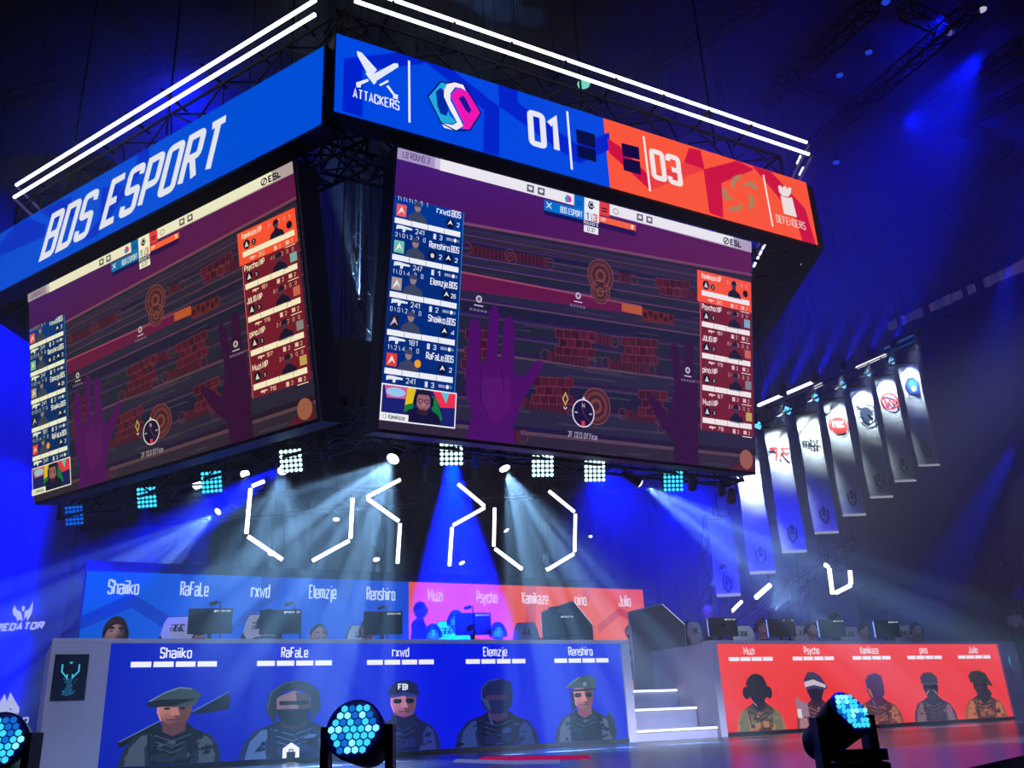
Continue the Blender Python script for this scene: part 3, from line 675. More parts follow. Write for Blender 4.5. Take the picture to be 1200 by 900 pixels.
# ------------------------------------------------------------ stage platforms, desks, stairs
DK = R1
def dthing(name, s, b, z, label, cat, group=None, rz=0.0, kind=None):
    return thing(name, Q + DX * s + BK * b + Vector((0, 0, z)), DK + rz, label, cat, group, kind=kind)
PF = matte('platform_deck', (40, 42, 60), 0.5, 0, 0.2, 2)
SZ = (0.14, 0.40, 0.65)
def deskbox(name, s0, s1, b0, b1, z0, z1, mat=PF):
    o = MB().box((0, 0, 0), (s1 - s0, b1 - b0, z1 - z0)).build(name, mat, None, Q + DX * (s0 + s1) / 2 + BK * (b0 + b1) / 2 + Vector((0, 0, (z0 + z1) / 2)), (0, 0, DK)); o['kind'] = 'structure'; return o
deskbox('floor_player_platform', -6.6, 0.0, 0.12, 4.6, 0.002, 0.3)
deskbox('floor_player_platform', 1.42, 9.0, 0.12, 4.6, 0.002, 0.3)
deskbox('floor_center_platform', 0.04, 1.38, 1.25, 4.6, 0.002, SZ[2])

def bust(a, x0, x1, z0, z1, kind, pal, L=10, fade=None):
    """a generic soldier half-length portrait drawn flat on an LED panel"""
    w, h = x1 - x0, z1 - z0
    P = lambda u, v: (x0 + u * w, z0 + v * h) if v < .45 or abs(u - .5) > .3 else (x0 + (.5 + (u - .5) * (1 + min(.28, (v - .45) * 3))) * w, z0 + v * h)
    jk, jd, jl, sk, sd, hat, hd = pal
    def po(pts, c, l): a.poly([P(*p) for p in pts], c, L + l)
    sh = .42 if kind != 'wide' else .40
    # shoulders, folds and straps
    po([(.0, 0), (.04, .2), (.14, .36), (.32, sh + .02), (.42, .50), (.62, .50), (.72, sh), (.88, .34), (.97, .18), (1, 0)], [jk] * 3 + [jd] * 4 + [jk] * 3, 0)
    po([(.06, 0), (.1, .22), (.2, .36), (.3, .38), (.24, .2), (.26, 0)], jl, 1)
    po([(.78, 0), (.76, .22), (.82, .34), (.9, .26), (.94, .0)], jl, 1)
    po([(.3, .0), (.32, .3), (.4, .42), (.5, .34), (.62, .42), (.7, .3), (.7, 0)], jd, 2)
    for k in range(4): a.stroke([P(.32 + .02 * k, .36 - .08 * k), P(.5, .28 - .07 * k), P(.68 - .02 * k, .36 - .08 * k)], .012 * h, jl, L + 3)
    a.stroke([P(.27, .38), P(.3, .05)], .03 * w, jd, L + 3); a.stroke([P(.74, .38), P(.72, .05)], .03 * w, jd, L + 3)
    po([(.36, .14), (.48, .14), (.48, .03), (.36, .03)], jk, 4); po([(.54, .16), (.66, .16), (.66, .05), (.54, .05)], jk, 4)
    br = random.Random(int(x0 * 1000))
    for k in range(34):             # folds, pouches and camouflage blotches of the jacket
        u, v = br.uniform(.06, .92), br.uniform(.02, .38)
        if v > .40 - 1.1 * abs(u - .5) + .06 and v > .36 - .9 * max(0, abs(u - .5) - .2): continue
        s1, s2 = br.uniform(.02, .07), br.uniform(.012, .04); g = br.uniform(-.4, .4)
        po([(u - s1, v - s2 + g * s1), (u + s1 * .6, v - s2 * .6 + g * s1), (u + s1, v + s2 * .5), (u - s1 * .3, v + s2)], br.choice([jk, jd, jl, tuple(int(q * .8) for q in jk)]), 3 + k * .02)
    # neck and head
    po([(.40, .40), (.40, .58), (.60, .58), (.62, .40), (.5, .34)], sd, 4)
    cx = .5
    po([(cx - .13, .78), (cx - .135, .64), (cx - .10, .52), (cx - .03, .47), (cx + .05, .475), (cx + .11, .54), (cx + .135, .66), (cx + .125, .80), (cx, .86)], [sk, sk, sd, sd, sd, sd, sd, sk, sk], 5)
    po([(cx - .02, .68), (cx + .025, .68), (cx + .045, .60), (cx - .035, .60)], sk, 6)
    a.stroke([P(cx - .06, .545), P(cx + .06, .545)], .012 * h, (60, 26, 40), L + 6)
    po([(cx + .01, .84), (cx + .03, .66), (cx + .0, .60), (cx + .04, .50), (cx + .11, .54), (cx + .135, .66), (cx + .12, .82)], tuple(int(v * .55) for v in sk), 5.5)
    a.stroke([P(cx - .128, .78), P(cx - .13, .65), P(cx - .10, .535)], .014 * h, tuple(min(255, int(v * 1.25)) for v in sk), L + 6)
    for e in (-1, 1):
        a.disc(*P(cx + e * .06, .685), .035 * w, .016 * h, (14, 12, 26), L + 6, 8); a.stroke([P(cx + e * .025, .715), P(cx + e * .10, .72)], .012 * h, (20, 16, 26), L + 6)
    hl = tuple(min(255, int(c * 1.7 + 14)) for c in hat)
    if kind == 'cap_soft':      # slouched patrol cap and a rifle across the back
        po([(-.02, .28), (.0, .22), (.40, .46), (.38, .52)], (14, 18, 34), -2); po([(.62, .60), (1.02, .86), (1.06, .82), (1.05, .66), (.86, .62)], (16, 20, 36), -2)
        a.stroke([P(.0, .30), P(.40, .54)], .012 * h, (90, 110, 150), L); a.stroke([P(.64, .64), P(1.04, .88)], .012 * h, (90, 110, 150), L)
        po([(.32, .72), (.30, .78), (.42, .90), (.52, .96), (.62, .94), (.70, .86), (.66, .72), (.5, .70)], hat, 7); po([(.27, .76), (.32, .70), (.5, .72), (.66, .80), (.5, .80), (.38, .80)], hd, 8)
        a.stroke([P(.30, .78), P(.42, .89), P(.53, .945), P(.62, .925)], .014 * h, hl, L + 8)
    elif kind == 'hood':
        po([(.33, .40), (.29, .62), (.31, .84), (.40, .96), (.50, 1.0), (.60, .97), (.69, .86), (.71, .62), (.66, .42), (.63, .56), (.635, .76), (.56, .86), (.44, .86), (.37, .76), (.375, .56)], hat, 7)
        po([(.37, .62), (.63, .62), (.62, .48), (.55, .40), (.44, .40), (.38, .50)], hd, 8); a.stroke([P(.305, .62), P(.325, .84), P(.41, .95), P(.5, .985)], .014 * h, hl, L + 9)
        a.stroke([P(.39, .70), P(.61, .70)], .05 * h, (10, 12, 24), L + 8)
    elif kind == 'cap':
        po([(.34, .76), (.345, .88), (.42, .97), (.55, .99), (.64, .92), (.665, .76), (.5, .79)], hat, 7); po([(.33, .73), (.36, .78), (.5, .82), (.63, .78), (.66, .73), (.5, .765)], hl, 8)
        for e in (-1, 1): a.disc(*P(cx + e * .065, .69), .058 * w, .034 * h, (10, 14, 44), L + 8, 12)
        a.text('FBI', P(.43, 0)[0], P(0, .855)[1], .075 * h, .13 * w, (220, 226, 240), L + 9, 2.2)
        po([(.34, .36), (.36, .52), (.5, .46), (.64, .52), (.66, .34), (.5, .3)], hd, 7)
    elif kind == 'mask':
        po([(.355, .64), (.355, .84), (.42, .95), (.54, .98), (.64, .92), (.655, .74), (.64, .56), (.58, .46), (.46, .45), (.38, .52)], hat, 7)
        po([(.40, .66), (.60, .66), (.60, .73), (.40, .73)], sd, 8); a.stroke([P(.36, .66), P(.365, .83), P(.43, .94), P(.53, .965)], .016 * h, hl, L + 8)
        po([(.36, .70), (.40, .55), (.44, .50), (.42, .66)], jl, 8); a.stroke([P(.40, .44), P(.44, .30)], .02 * w, hl, L + 9)
    elif kind == 'beret':
        po([(.28, .80), (.33, .88), (.46, .98), (.60, 1.0), (.68, .94), (.67, .80), (.5, .80)], hat, 7); po([(.34, .78), (.67, .80), (.67, .76), (.36, .745)], hd, 8)
        a.disc(*P(.53, .86), .035 * w, .035 * h, hl, L + 8, 10); a.stroke([P(.29, .81), P(.35, .88), P(.47, .965)], .012 * h, hl, L + 8)
        for e in (-1, 1): a.disc(*P(cx + e * .07, .69), .06 * w, .036 * h, (8, 8, 26), L + 8, 12)
        po([(.30, .44), (.33, .74), (.375, .74), (.38, .5)], hd, 8); po([(.90, .06), (.86, .34), (.92, .44), (.99, .3), (1.02, .04)], hd, 9); a.stroke([P(.87, .33), P(.92, .42), P(.98, .3)], .012 * h, jl, L + 9)
        po([(.44, .0), (.5, .22), (.62, .26), (.68, .1), (.66, 0)], jd, 9); a.stroke([P(.5, .21), P(.61, .25)], .012 * h, jl, L + 9)
    elif kind == 'headphones':
        po([(.345, .62), (.34, .84), (.42, .97), (.52, 1.0), (.62, .95), (.67, .8), (.655, .6), (.57, .48), (.43, .48)], hat, 7)
        for e in (-1, 1): a.disc(*P(cx + e * .18, .66), .075 * w, .11 * h, hd, L + 8, 14)
        a.stroke([P(.31, .72), P(.35, .9), P(.46, .985)], .014 * h, hl, L + 8); a.stroke([P(.40, .5), P(.45, .42)], .012 * h, (190, 190, 200), L + 9)
        a.stroke([P(.93, .12), P(.9, .7)], .006 * h, hd, L)
    elif kind == 'bandana':
        po([(.345, .70), (.34, .86), (.42, .99), (.52, 1.0), (.64, .92), (.74, .70), (.64, .66)], hat, 7); po([(.34, .72), (.345, .82), (.5, .86), (.70, .76), (.70, .70), (.5, .76)], (206, 190, 206), 8)
        po([(.36, .66), (.5, .70), (.66, .66), (.6, .48), (.44, .46)], hd, 8); po([(.08, .2), (.04, .46), (.1, .58), (.14, .46), (.2, .5), (.24, .44), (.3, .46), (.3, .2)], (150, 120, 140), 9); po([(.05, .18), (.05, .34), (.14, .34), (.14, .18)], (220, 210, 220), 10)
    elif kind == 'glasses':
        po([(.345, .76), (.345, .9), (.42, .98), (.56, .99), (.65, .9), (.66, .74), (.5, .78)], hat, 7); a.stroke([P(.37, .69), P(.64, .69)], .05 * h, (14, 10, 26), L + 8); a.stroke([P(.36, .76), P(.65, .75)], .014 * h, hl, L + 8)
        po([(.38, .58), (.62, .58), (.6, .44), (.5, .38), (.4, .44)], hd, 8); a.stroke([P(.46, .62), P(.4, .54)], .014 * h, (200, 190, 200), L + 9); a.stroke([P(.54, .62), P(.6, .54)], .014 * h, (200, 190, 200), L + 9)
    else:                       # long knitted hat and scarf
        po([(.33, .74), (.31, .88), (.38, .98), (.52, 1.0), (.64, .93), (.73, .66), (.66, .66), (.62, .76), (.45, .78)], hat, 7)
        po([(.37, .42), (.42, .56), (.5, .5), (.64, .6), (.7, .5), (.64, .36), (.5, .3)], hd, 8); a.stroke([P(.40, .68), P(.6, .70)], .035 * h, (12, 10, 20), L + 8); a.stroke([P(.33, .88), P(.4, .97), P(.51, .985)], .012 * h, hl, L + 8)
    if fade:                    # the portraits dissolve into the panel colour at their lower edge
        for k in range(5): a.rect(x0 - .06 * w, z0 - .01, x1 + .06 * w, z0 + .018 * (5 - k) * h, fade, L + 11) if k == 0 and 0 else None

def pad_map(px, py): return dloc(px, py, 0)
def make_desk(name, s0, s1, l0, l1, label, base_rgb, names, bars, busts, side_px, depth, fade):
    t = dthing(name, (s0 + s1) / 2, 0, 0, label, 'stage desk')
    c = (s0 + s1) / 2; w = s1 - s0; zt = 1.225; zl = 1.178; zb = 0.05
    f = MB()                                         # frame around the LED field
    f.rbox((0, .09, (zt + zl) / 2), (w, .18, zt - zl), .006)
    f.rbox(((s0 + l0) / 2 - c, .09, zl / 2), (l0 - s0 - .002, .18, zl), .004); f.rbox(((s1 + l1) / 2 - c, .09, zl / 2), (s1 - l1 - .002, .18, zl), .004)
    f.build('desk_frame', PANEL, t)
    MB().rbox((0, .45, 1.03), (w - .14, .5, .04), .006).build('desk_top', DRK, t)
    for sx in (s0 + .03 - c, s1 - .03 - c): MB().rbox((sx, .18 + depth / 2, .6), (.05, depth, 1.2), .006).build('side_panel', PANEL, t)
    MB().box(((l0 + l1) / 2 - c, .08, (zl + zb) / 2), (l1 - l0, .1, zl - zb)).build('led_cabinet', DRK, t)
    MB().box(((l0 + l1) / 2 - c, .05, .025), (l1 - l0, .1, .046)).build('kick_plate', DRK, t)
    a = Art(gap=.0008)
    cols = base_rgb
    n = 8
    for k in range(n): a.poly([(l0 - c + (l1 - l0) * k / n, zb), (l0 - c + (l1 - l0) * (k + 1) / n, zb), (l0 - c + (l1 - l0) * (k + 1) / n, zl), (l0 - c + (l1 - l0) * k / n, zl)], [cols[k][1], cols[k + 1][1], cols[k + 1][0], cols[k][0]], 0)
    for (nm, c0, c1), (x0, x1) in zip(names, bars):
        sb0, sb1 = dloc(x0, 775)[0] - c, dloc(x1, 775)[0] - c; g = (sb1 - sb0) * .025; q = (sb1 - sb0 - 3 * g) / 4
        for k in range(4): a.rect(sb0 + k * (q + g), .953, sb0 + k * (q + g) + q, 1.005, (238, 240, 252), 2)
        ca, cb = dloc(c0, 765)[0] - c, dloc(c1, 765)[0] - c
        a.text(nm, ca, 1.042, .095, cb - ca, (236, 238, 252), 2, 1.45)
    for kind, bx0, bx1, yt, yb, pal in busts:
        u0, _ = dloc(bx0, yb); u1, _ = dloc(bx1, yb); zt_ = dloc((bx0 + bx1) / 2, yt)[1]; zb_ = max(zb + .002, dloc((bx0 + bx1) / 2, yb)[1])
        bust(a, u0 - c, u1 - c, zb_, zt_, kind, pal)
    pic = a.build('led_picture', LEDL, t, (0, .028, 0))
    # small upright side screen in the frame
    (sx0, sy0), (sx1, sy1) = [(dloc(*p)[0] - c, dloc(*p)[1]) for p in side_px]
    MB().box(((sx0 + sx1) / 2, 0.005, (sy0 + sy1) / 2), (sx1 - sx0, .03, sy0 - sy1)).build('side_screen', BLK, t)
    a = Art(gap=.0008); a.rect(sx0 + .01, sy1 + .01, sx1 - .01, sy0 - .01, (8, 14, 40), 1)
    m = lambda u, v: (sx0 + u * (sx1 - sx0), sy1 + v * (sy0 - sy1)); lw = .012
    cy = (60, 200, 230)
    a.stroke([m(.25, .78), m(.25, .62), m(.42, .48), m(.42, .56)], lw, cy, 3); a.stroke([m(.75, .78), m(.75, .62), m(.58, .48), m(.58, .56)], lw, cy, 3)
    a.poly([m(.44, .83), m(.56, .83), m(.5, .78)], cy, 3)
    a.poly([m(.40, .46), m(.60, .46), m(.56, .3), (m(.7, .14)), m(.5, .08), m(.3, .12), m(.44, .3)], (24, 70, 110), 2)
    for k in range(14): u = m(rnd.uniform(.3, .7), rnd.uniform(.08, .46)); a.rect(u[0], u[1], u[0] + .008, u[1] + .008, (50, 140, 170), 3)
    a.build('side_picture', LED, t, (0, -.012, 0))
    return t
B_ = lambda *c: c
pb = ((26, 38, 60), (12, 18, 34), (62, 76, 96), (176, 112, 104), (88, 52, 62), (52, 68, 78), (16, 20, 34))
pb2 = ((22, 40, 96), (12, 18, 46), (70, 100, 160), (130, 104, 120), (50, 40, 66), (30, 42, 58), (10, 13, 28))
pb3 = ((20, 30, 100), (14, 18, 60), (40, 52, 130), (186, 120, 150), (120, 70, 120), (16, 20, 70), (20, 26, 72))
pb4 = ((18, 30, 90), (10, 15, 50), (42, 62, 130), (90, 70, 120), (60, 44, 90), (20, 30, 84), (16, 22, 60))
pb5 = ((28, 40, 76), (12, 18, 40), (80, 92, 120), (206, 130, 130), (130, 70, 90), (56, 76, 84), (26, 30, 50))
pr1 = ((170, 120, 76), (60, 52, 60), (110, 110, 90), (60, 40, 50), (40, 26, 40), (26, 20, 40), (20, 18, 36))
pr2 = ((120, 60, 66), (70, 36, 50), (170, 120, 130), (90, 50, 70), (50, 28, 48), (60, 56, 90), (26, 20, 44))
pr3 = ((130, 70, 60), (66, 36, 46), (176, 104, 74), (120, 60, 90), (80, 34, 66), (70, 40, 90), (50, 26, 60))
pr4 = ((70, 44, 58), (36, 24, 40), (130, 90, 100), (60, 40, 56), (40, 26, 40), (56, 50, 74), (50, 40, 56))
pr5 = ((150, 84, 50), (60, 36, 40), (190, 110, 60), (60, 36, 46), (40, 24, 34), (44, 44, 44), (34, 28, 32))
bcol = [((0, 26, 186), (0, 22, 170)), ((0, 26, 190), (0, 22, 176)), ((0, 26, 200), (0, 22, 186)), ((0, 26, 214), (0, 22, 205)), ((0, 22, 226), (0, 20, 220)), ((0, 22, 232), (0, 20, 230)), ((0, 26, 230), (0, 20, 228)), ((0, 30, 226), (0, 24, 220)), ((0, 34, 220), (0, 26, 214))]  # blue swells to the right: light veil painted into the panel colour
bnames = [('Shaiiko', 189, 225.7), ('RaFaLe', 331, 362), ('rxwd', 461, 480.5), ('Elemzje', 568, 595.5), ('Renshiro', 668, 696)]
bbars = [(154, 255), (302, 390), (431, 509.5), (547, 617), (651, 714.5)]
bb = [('cap_soft', 136, 258, 801, 910, pb), ('hood', 278, 402, 797, 908, pb2), ('cap', 428, 518, 796, 902, pb3), ('mask', 534, 634, 793, 884, pb4), ('beret', 652, 724, 791, 876, pb5)]
desk_blue = make_desk('stage_desk', -6.62, 0.05, -6.10, -0.08, 'long blue front desk with soldier portraits and white player names, left of the steps', bcol, bnames, bbars, bb, ((65, 767), (98, 820)), 1.2, None)
# hexagon badge with a case on the second portrait
a = Art(gap=.0008); hx, hz = dloc(341, 884)
c0 = -(-6.62 + .05) / 2; hx += c0
a.poly([(hx + .1 * math.sin(k * math.pi / 3), hz + .115 * math.cos(k * math.pi / 3)) for k in range(6)], (240, 240, 250), 0)
a.rect(hx - .045, hz - .04, hx + .045, hz + .025, (8, 12, 40), 1); a.stroke([(hx - .018, hz + .025), (hx - .018, hz + .045), (hx + .018, hz + .045), (hx + .018, hz + .025)], .01, (8, 12, 40), 1)
a.build('case_badge', LED, desk_blue, (0, .005, 0))
rcol = [((244, 64, 62), (236, 50, 50))] * 9
rnames = [('Muzi', 873.5, 886), ('Psycho', 944.5, 962), ('Kamikaze', 1010.5, 1031.5), ('pino', 1080, 1089), ('Julio', 1137.5, 1148)]
rbars = [(856, 907.5), (931, 979.5), (1001.5, 1046), (1066, 1106.5), (1125.5, 1163.5)]
rb = [('headphones', 866, 924, 789, 862, pr1), ('bandana', 936, 990, 787, 858, pr2), ('glasses', 1010, 1062, 787, 851, pr3), ('cap', 1074, 1125, 787, 847, pr4), ('knit', 1134, 1184, 785, 846, pr5)]
rb[2] = ('mask', 1006, 1062, 787, 851, pr3); rb[3] = ('glasses', 1074, 1125, 787, 847, pr4)
desk_red = make_desk('stage_desk', 1.385, 7.95, 1.50, 7.50, 'long red front desk with soldier portraits and white player names, right of the steps', rcol, rnames, rbars, rb, ((1179, 763), (1187, 793.5)), 1.2, None)

# steps between the desks
stp = dthing('stage_steps', .715, 0.0, 0.0, 'three broad grey steps edged with white light strips between the blue and red desks', 'steps')
GREY = matte('step_laminate', (150, 152, 176), 0.4, 0, 0.05, 4)
for k in range(3):
    b0 = 0.06 + .38 * k
    MB().box((0, (b0 + 1.24) / 2, (SZ[k] + (SZ[k - 1] if k else 0)) / 2), (1.32, 1.24 - b0, SZ[k] - (SZ[k - 1] if k else 0))).build('step', GREY, stp)
    MB().box((0, b0 - .012, SZ[k] - .02), (1.30, .024, .022)).build('step_light', glow('step_led', (255, 255, 255), 2.2, True), stp)

# backdrop screen behind the players
BD = 3.3
bz = lambda x, y: dloc(x, y, BD)
sA, zA = bz(102, 669); sB, zB = bz(753, 691); sM = bz(479, 681)[0]; sA2 = bz(93, 750)[0]
ztop = (zA + zB) / 2
back = dthing('backdrop_screen', 0, BD, 0, 'wide backdrop screen, blue on the left and orange-red on the right, with ten player names', 'video screen')
MB().box(((sA + sB) / 2, .1, (ztop + .3) / 2 + .14), (sB - sA + .03, .16, ztop - .3)).build('screen_cabinet', DRK, back)
for k in range(8): MB().tube([(sA + (sB - sA) * (k + .5) / 8, .2, .3), (sA + (sB - sA) * (k + .5) / 8, .2, ztop)], .03, 6).build('upright', TRS, back)
a = Art(gap=.001)
a.poly([(sA, .32), (sM, .32), (sM, ztop), (sA, ztop)], [(0, 84, 206), (0, 66, 208), (0, 66, 208), (0, 88, 206)], 0)
sQ = bz(560, 690)[0]; sW = bz(640, 690)[0]
a.poly([(sM, .32), (sQ, .32), (sQ, ztop), (sM, ztop)], (228, 84, 66), 0)
a.poly([(sQ, .32), (sW, .32), (sW, ztop), (sQ, ztop)], (230, 84, 64), 0)
a.poly([(sW, .32), (sB, .32), (sB, ztop), (sW, ztop)], (232, 86, 58), 0)
a.map = lambda x, y: (min(max(bz(x, y)[0], sA), sB), min(max(bz(x, y)[1], .32), ztop))
DB = (0, 56, 178)
a.poly([(154, 695), (215, 732), (200, 742), (154, 712)], DB, 1); a.poly([(154, 695), (96, 722), (94, 738), (154, 712)], DB, 1)
a.poly([(212, 672), (227, 672), (226, 700), (211, 700)], (0, 70, 192), 1); a.poly([(306, 676), (329, 677), (328, 700), (306, 714), (270, 742), (262, 742), (306, 700)], DB, 1)
a.poly([(393, 679), (412, 680), (411, 706), (393, 702)], (0, 64, 190), 1)
for q, c in (([(616, 686), (628, 686), (628, 738), (616, 738)], (200, 50, 60)), ([(683, 688), (692, 689), (692, 702), (683, 712)], (214, 66, 66)), ([(700, 732), (726, 712), (748, 726), (748, 734), (727, 721), (702, 742)], (200, 50, 40))): a.poly(q, c, 1)
a.map = None
for nm, x0, x1, y in (('Shaiiko', 126.5, 162.5, 695.5), ('RaFaLe', 211.5, 244, 697.5), ('rxwd', 294.6, 316, 699.5), ('Elemzje', 362.5, 394, 700.5), ('Renshiro', 430, 463, 702.5), ('Muzi', 502, 519, 704), ('Psycho', 559, 583, 706), ('Kamikaze', 612.5, 642.5, 707), ('pino', 674.5, 687.5, 709), ('Julio', 725.5, 739.5, 710)):
    p, q = bz(x0, y), bz(x1, y); a.text(nm, p[0], p[1], .178, q[0] - p[0], (196, 218, 246) if x0 < 480 else (244, 214, 226), 3, 1.4)
a.build('screen_picture', LEDL, back)

# tall smoked panels beside the steps
SMK = matte('smoked_acrylic', (88, 64, 76), 0.3, 0.0, 0.05, 2, .6)
EDGE = glow('edge_light', (220, 226, 246), 0.9)
def shaped_panel(px, b, label, edge):
    P = [dloc(x, y, b) for x, y in px]; s = sum(p[0] for p in P) / len(P); z0 = min(p[1] for p in P)
    t = dthing('shaped_panel', s, b, z0, label, 'panel')
    MB().prism([(p[0] - s, p[1] - z0) for p in reversed(P)], 0, .04).build('sheet', SMK, t)
    for i in range(len(P)):
        p, q = P[i], P[(i + 1) % len(P)]
        e = MB().tube([(p[0] - s, .02, p[1] - z0), (q[0] - s, .02, q[1] - z0)], .022, 5).build('edge_trim', EDGE if i in edge else PANEL, t)
        if i in edge: e['label'] = 'white lit edge strip'
    MB().box((0, .2, .02), (.6, .4, .04)).build('base_plate', DRK, t)
shaped_panel([(738, 718), (776, 708.5), (802, 732), (808, 809), (746, 809)], 1.35, 'tall grey smoked panel with slanted corners standing at the top of the steps', (1, 0 + 4) if 0 else (1,))
shaped_panel([(636, 718), (672, 705), (694, 732), (696, 765), (640, 765)], 2.4, 'grey smoked panel behind the blue desk in front of the orange backdrop', (1,))
# ------------------------------------------------------------ people
SKINS = [matte('skin_light', (196, 138, 112), .55), matte('skin_tan', (160, 108, 82), .55), matte('skin_pale', (208, 150, 128), .55)]
EYEW = matte('eye_white', (225, 225, 228), .3); EYED = matte('eye_dark', (24, 18, 16), .2); LIP = matte('lips', (150, 84, 80), .5)
HAIRS = {'black': matte('hair_black', (18, 15, 16), .7), 'brown': matte('hair_brown', (70, 40, 28), .7, 0, .3, 60), 'grey': matte('hair_grey', (64, 60, 60), .7)}
def head_mesh(mb, c, yaw=0.0, pitch=0.0, n=20, feat=True):
    """face towards -y; skin 0, eye white 1, eye dark 2, lips 3"""
    R = Matrix.Rotation(yaw, 3, 'Z') @ Matrix.Rotation(pitch, 3, 'X'); c = Vector(c)
    vs = []; fs = []; rows = n
    for i in range(rows + 1):
        th = math.pi * i / rows
        for k in range(n):
            ph = 2 * math.pi * k / n
            x, y, z = math.sin(th) * math.cos(ph), math.sin(th) * math.sin(ph), -math.cos(th)
            X, Y, Zv = x * .076, y * .098, z * .122
            if z < 0: X *= 1 - .28 * z * z; Y *= 1 - (.18 if y > 0 else .02) * z * z
            if y < 0:
                f = -y; g = lambda a, s: math.exp(-(a / s) ** 2)
                Y -= .024 * g(X, .014) * g(Zv + .018, .030) * f        # nose
                Y -= .006 * g(X, .045) * g(Zv - .034, .012) * f        # brow
                Y += .009 * (g(X - .031, .017) + g(X + .031, .017)) * g(Zv - .012, .014) * f
                Y -= .007 * g(X, .022) * g(Zv + .062, .011) * f        # lips
                Y -= .008 * g(X, .024) * g(Zv + .103, .014) * f        # chin
            vs.append(R @ Vector((X, Y, Zv)) + c)
    for i in range(rows):
        for k in range(n): l = (k + 1) % n; fs.append((i * n + k, i * n + l, (i + 1) * n + l, (i + 1) * n + k))
    mb.add(vs, fs, 0, True)
    if feat:
        for e in (-1, 1):
            mb.ball(R @ Vector((e * .031, -.083, .012)) + c, (.0135, .011, .009), 8, 1)
            mb.ball(R @ Vector((e * .031, -.093, .012)) + c, (.006, .003, .006), 6, 2)
            mb.tube([R @ Vector((e * .014, -.097, .032)) + c, R @ Vector((e * .034, -.096, .038)) + c, R @ Vector((e * .052, -.082, .033)) + c], .004, 4, 2)
            mb.ball(R @ Vector((e * .078, .006, -.004)) + c, (.010, .018, .032), 8, 0)
        mb.ball(R @ Vector((0, -.098, -.062)) + c, (.024, .006, .006), 8, 3)
    return R, c
def hair_mesh(mb, R, c, style, n=16):
    vs = []; fs = []; rows = 9; lim = {'short': 1.62, 'full': 1.72, 'cap': 1.35, 'bald': 1.0, 'long': 2.1}[style]; t = {'short': .008, 'full': .016, 'cap': .012, 'bald': .003, 'long': .016}[style]
    for i in range(rows + 1):
        for k in range(n):
            ph = 2 * math.pi * k / n; fr = max(0.0, -math.sin(ph))
            L = lim * (1 - ({'cap': .16, 'full': .40}.get(style, .52)) * fr ** 1.5); th = L * i / rows
            x, y, z = math.sin(th) * math.cos(ph), math.sin(th) * math.sin(ph), math.cos(th)
            w = 1 + .03 * math.sin(5 * ph + i)
            vs.append(R @ Vector((x * (.077 + t) * w, y * (.099 + t) + .002, z * (.122 + t) + .004)) + c)
    for i in range(rows):
        for k in range(n): l = (k + 1) % n; fs.append((i * n + k, (i + 1) * n + k, (i + 1) * n + l, i * n + l))
    mb.add(vs, fs, 0, True)
    if style == 'cap':
        vs = []
        for r_, dz in ((.092, .045), (.092, .052)):
            for k in range(7):
                a_ = math.pi * (1.15 + .7 * k / 6); vs.append(R @ Vector((math.cos(a_) * r_, math.sin(a_) * (r_ + .0) - .0, dz)) + c)
            for k in range(7):
                a_ = math.pi * (1.15 + .7 * (6 - k) / 6); vs.append(R @ Vector((math.cos(a_) * .085, math.sin(a_) * .165, dz - .02)) + c)
        mb.add(vs, [tuple(range(14)), tuple(reversed(range(14, 28)))] + [(i, 14 + i, 14 + (i + 1) % 14, (i + 1) % 14) for i in range(14)], 0)
